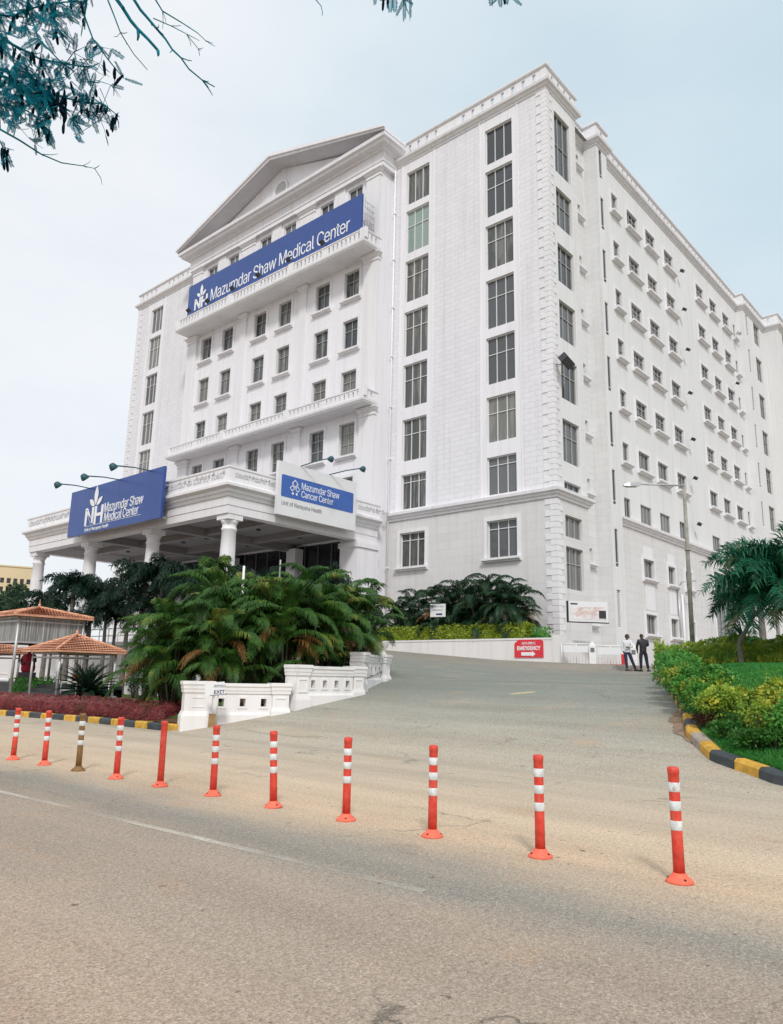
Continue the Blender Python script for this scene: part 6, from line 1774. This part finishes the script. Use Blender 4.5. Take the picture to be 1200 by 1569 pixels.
for k in range(330):        # dense mass at the far top left
    x = rg.triangular(-30, 120, 10); y = rg.triangular(70, 205, 140); a = Vector((rg.gauss(0,1), rg.gauss(0,1), rg.gauss(0,1))).normalized(); leafl(W(x, y, D0+rg.uniform(-.4, .4)), a, rg.uniform(.05, .12), .3)
for k in range(150):
    x = rg.uniform(-30, 115); y = rg.uniform(-30, 60); a = Vector((rg.gauss(0,1), rg.gauss(0,1), rg.gauss(0,1))).normalized(); leafl(W(x, y, D0+rg.uniform(-.4, .4)), a, rg.uniform(.08, .15), .3)
for k in range(60):
    x = rg.triangular(-5, 178, 60); y = 120+x*.3+rg.gauss(0, 22); pod(W(x, y, D0+rg.uniform(-.1, .1)), rg.uniform(.05, .12))
for k in range(26):
    x = rg.uniform(10, 160); y = rg.uniform(60, 180); P_ = [(x, y), (x+rg.uniform(-25,25), y+rg.uniform(-10,30)), (x+rg.uniform(-35,35), y+rg.uniform(0,45))]
    twig(P_, D0, .0025, .001, 1, 0, 2)
o_ = len(lv.v); lv.v += twigm.v; lv.f += [tuple(i+o_ for i in f) for f in twigm.f]; lv.m += [1]*len(twigm.f); lv.sm += twigm.sm
fo_ = part('foliage', lv, T, mats=['teal_leaf', 'twig', 'pod'])
# ================================================================ PEOPLE
def skin_mesh(chains, sub=2, name='body'):
    """chains: list of polylines [(x,y,z,r)...]; coincident points are welded; first point is the root"""
    vs = []; rad = []; ed = []; idx = {}
    def vid(p):
        k = tuple(round(q, 4) for q in p[:3])
        if k not in idx: idx[k] = len(vs); vs.append(k); rad.append(p[3])
        return idx[k]
    for c in chains:
        ids = [vid(p) for p in c]
        for a, b in zip(ids, ids[1:]):
            if a != b: ed.append((a, b))
    me = bpy.data.meshes.new(name); me.from_pydata(vs, ed, []); o = bpy.data.objects.new(name, me); COL.objects.link(o)
    md = o.modifiers.new('skin', 'SKIN'); md.use_smooth_shade = True
    bpy.context.view_layer.update()
    if not me.skin_vertices:
        bm = bmesh.new(); bm.from_mesh(me); bm.verts.layers.skin.verify(); bm.to_mesh(me); bm.free()
    for i, sv in enumerate(me.skin_vertices[0].data):
        r_ = rad[i]; sv.radius = r_ if isinstance(r_, tuple) else (r_, r_); sv.use_root = (i == 0)
    sb = o.modifiers.new('sub', 'SUBSURF'); sb.levels = sub; sb.render_levels = sub
    bpy.context.view_layer.update()
    dg = bpy.context.evaluated_depsgraph_get(); out = bpy.data.meshes.new_from_object(o.evaluated_get(dg))
    bpy.data.objects.remove(o); bpy.data.meshes.remove(me)
    out.polygons.foreach_set('use_smooth', [True]*len(out.polygons)); return out
def hand_chains(wr, d, bend, side):
    """five fingers rooted in the palm: wr wrist, d direction, bend curl direction"""
    wr = Vector(wr); d = Vector(d).normalized(); bd = Vector(bend).normalized(); s = d.cross(bd).normalized()*side
    palm = wr+d*.045; ch = [[(*wr, .022), (*palm, .030)]]
    for k, (off, L) in enumerate(((-.027, .060), (-.009, .070), (.009, .066), (.026, .052))):
        a = palm+s*off+d*.035; b = a+d*L*.5+bd*L*.12; c = b+d*L*.3+bd*L*.35
        ch.append([(*palm, .030), (*a, .0095), (*b, .0088), (*c, .0075)])
    a = palm-s*.030-d*.01; b = a-s*.018+d*.030; c = b+d*.024+bd*.012
    ch.append([(*palm, .030), (*a, .011), (*b, .0095), (*c, .008)])
    return ch
def person(label, loc, rz, J, cloth_top, cloth_leg, lean=0):
    """J: joint positions in local metres (x = right in the photo, y = away, z up)"""
    t = thing('person', label, 'person', loc, rz)
    P = J; pel = P['pelvis']; ch = P['chest']; nk = P['neck']; hd = P['head']
    def c(n, r): return (*P[n], r)
    chains = [[c('pelvis', (.10, .08)), (*[(a+b)/2 for a, b in zip(pel, ch)], (.09, .07)), c('chest', (.10, .075)), c('neck', .055), (*[a+(b-a)*.4 for a, b in zip(nk, hd)], .052)]]
    for s in 'LR':
        chains.append([c('chest', (.10, .075)), c('sh'+s, .050), c('el'+s, .038), c('wr'+s, .026)])
        chains.append([c('pelvis', (.10, .08)), c('hip'+s, .070), c('kn'+s, .050), c('an'+s, .036), c('toe'+s, .036)])
        w = Vector(P['wr'+s]); d = (w-Vector(P['el'+s])).normalized(); chains += hand_chains(w, d, P.get('curl'+s, (0, -.3, -.2)), 1 if s == 'L' else -1)
    body = part('body', skin_mesh(chains), t); body.data.materials.clear(); body.data.materials.append(M['skin'])
    # head with face
    f = Vector(P['face']).normalized(); H = Vector(hd); rt = f.cross(Z).normalized(); up = rt.cross(f).normalized()
    m = MB(); nu, nv = 20, 14
    for i in range(nv+1):
        ph = PI*i/nv
        for j in range(nu):
            th = 2*PI*j/nu; a, b, cc = math.sin(ph)*math.cos(th), math.sin(ph)*math.sin(th), math.cos(ph)
            w_ = .076 if cc > -.1 else .076*(1+.35*(cc+.1)); dd = .096 if cc > -.2 else .096*(1+.12*(cc+.2))
            p = H + rt*a*w_ + f*b*dd + up*cc*.118
            if b > .8 and -.45 < cc < .05: p += f*.012*(1-abs(cc+.2)/.25) if abs(cc+.2) < .25 and abs(a) < .25 else Vector()
            m.v.append(p)
    for i in range(nv):
        for j in range(nu): m.f.append((i*nu+j, i*nu+(j+1) % nu, (i+1)*nu+(j+1) % nu, (i+1)*nu+j)); m.m.append(0); m.sm.append(True)
    m.tube([H+f*.09+up*.02, H+f*.115-up*.022, H+f*.092-up*.032], [.009, .015, .01], 8)                      # nose
    m.tube([H+f*.088-up*.058-rt*.024, H+f*.096-up*.056, H+f*.088-up*.058+rt*.024], [.004, .008, .004], 6)   # lips
    for s in (-1, 1):
        m.tube([H+rt*s*.074+up*.025, H+rt*s*.086+up*.0, H+rt*s*.074-up*.03], [.010, .014, .008], 6)         # ears
    hdp = part('head', m, body, mats=['skin'])
    m = MB()
    for s in (-1, 1): m.tube([H+rt*s*.030+f*.084+up*.008, H+rt*s*.030+f*.093+up*.008], [.010, .005], 8)
    m.tube([H-rt*.045+f*.090+up*.030, H-rt*.016+f*.096+up*.032], .004, 5); m.tube([H+rt*.045+f*.090+up*.030, H+rt*.016+f*.096+up*.032], .004, 5)
    part('eyes', m, body, mats=['hair'])
    m = MB(); vs0 = len(m.v)
    for i in range(9):
        ph = PI*.56*i/8
        for j in range(nu):
            th = 2*PI*j/nu; a, b, cc = math.sin(ph)*math.cos(th), math.sin(ph)*math.sin(th), math.cos(ph)
            if b > .25: cc = max(cc, .38 + .1*(b-.25)); 
            jit = 1+.02*noise.noise(Vector((a*9, b*9, cc*9)))
            m.v.append(H + rt*a*.083*jit + f*(b*.102-.004)*jit + up*(cc*.128)*jit)
    for i in range(8):
        for j in range(nu): m.f.append((i*nu+j, i*nu+(j+1) % nu, (i+1)*nu+(j+1) % nu, (i+1)*nu+j)); m.m.append(0); m.sm.append(True)
    part('hair', m, body, mats=['hair'])
    # clothing grown a little larger than the body
    mid = [(a+b)/2 for a, b in zip(pel, ch)]; hem = Vector(pel)-Vector((0,0,.09))
    tc_ = [[(*hem, (.172, .138)), (*pel, (.170, .135)), (*mid, (.158, .125)), c('chest', (.172, .130)), (*[a+(b-a)*.62 for a, b in zip(ch, nk)], .085)]]
    for s in 'LR':
        w = Vector(P['wr'+s]); e = Vector(P['el'+s]); tc_.append([c('chest', (.172, .130)), c('sh'+s, .080), c('el'+s, .060), (*(e.lerp(w, .9)), .042)])
    o = part('shirt' if cloth_top == 'white_shirt' else 'jacket', skin_mesh(tc_, 2), t); o.data.materials.clear(); o.data.materials.append(M[cloth_top])
    if cloth_top != 'white_shirt':
        m = MB(); m.tube([Vector(nk)-Vector((0,0,.03)), Vector(nk)+Vector((0,0,.03))], [.10, .078], 12); part('collar', m, o, mats=[cloth_top])
    lg = [[(*pel, (.155, .125)), (*(Vector(pel)-Vector((0,0,.05))), (.15, .12))]]
    for s in 'LR':
        a = Vector(P['kn'+s]); b = Vector(P['an'+s]); lg.append([(*(Vector(pel)-Vector((0,0,.05))), (.15, .12)), c('hip'+s, .100), c('kn'+s, .076), (*a.lerp(b, .93), .062)])
    o = part('trousers', skin_mesh(lg, 2), t); o.data.materials.clear(); o.data.materials.append(M[cloth_leg])
    for s in 'LR':
        a = Vector(P['an'+s]); b = Vector(P['toe'+s]); d = (b-a); d.z = 0; d.normalize()
        m = MB(); base = Vector((a.x, a.y, 0)); sd = Vector((-d.y, d.x, 0))
        vs = []
        for (u, w_, h_) in ((-.085, .030, .06), (-.05, .040, .085), (.03, .042, .08), (.11, .048, .055), (.17, .040, .04), (.20, .018, .03)):
            vs += [base+d*u+sd*w_, base+d*u-sd*w_, base+d*u-sd*w_*.75+Z*h_, base+d*u+sd*w_*.75+Z*h_]
        fs = [(0,1,2,3), (23,22,21,20)]
        for k in range(5):
            for q in range(4): fs.append((k*4+q, (k+1)*4+q, (k+1)*4+(q+1) % 4, k*4+(q+1) % 4))
        m.add(vs, fs, 0, True); part('shoe', m, t, mats=['shoe'])
    return t
rzc = math.atan2(-.75, .66)
J1 = dict(pelvis=(0,0,.92), chest=(.02,0,1.28), neck=(.02,0,1.44), head=(.035,-.01,1.585), face=(.95,-.30,-.05),
          shL=(-.15,.04,1.37), elL=(-.21,.02,1.10), wrL=(-.17,-.03,.87), curlL=(.3,-.1,0),
          shR=(.17,-.05,1.37), elR=(.20,-.20,1.12), wrR=(.03,-.22,1.10), curlR=(-.2,.3,-.1),
          hipL=(-.08,.02,.86), knL=(-.05,.0,.48), anL=(-.02,.03,.09), toeL=(.12,.0,.04),
          hipR=(.09,-.02,.86), knR=(.20,-.05,.48), anR=(.36,-.02,.09), toeR=(.52,-.04,.04))
q = gp(962, 1027, 34.6)
person('person in a white shirt and navy trousers, one leg stretched to the side', q, rzc, J1, 'white_shirt', 'navy_trousers')
J2 = dict(pelvis=(0,0,.93), chest=(.01,-.01,1.29), neck=(.0,.02,1.45), head=(-.02,.06,1.575), face=(-.25,.93,-.38),
          shL=(-.19,0,1.38), elL=(-.26,.03,1.10), wrL=(-.20,.18,.92), curlL=(.3,.2,0),
          shR=(.20,0,1.38), elR=(.28,.12,1.16), wrR=(.10,.26,1.24), curlR=(-.3,0,.1),
          hipL=(-.10,0,.87), knL=(-.12,.0,.48), anL=(-.13,-.02,.09), toeL=(-.18,.12,.04),
          hipR=(.10,0,.87), knR=(.15,.02,.48), anR=(.20,.0,.09), toeR=(.30,.10,.04))
q = gp(987, 1030, 33.9)
person('person in a black jacket and dark trousers seen from behind, head bent', q, rzc, J2, 'black_jacket', 'dark_trousers')
for t_ in [o for o in bpy.data.objects if o.name.startswith('person')]: t_.scale = (1.0, 1.0, .98)
for o in list(bpy.data.objects):
    if o.type == 'MESH' and o.parent is None and 'label' not in o and 'kind' not in o: print('UNLABELLED', o.name)
print('objects', len(bpy.data.objects), 'polys', sum(len(o.data.polygons) for o in bpy.data.objects if o.type == 'MESH'))
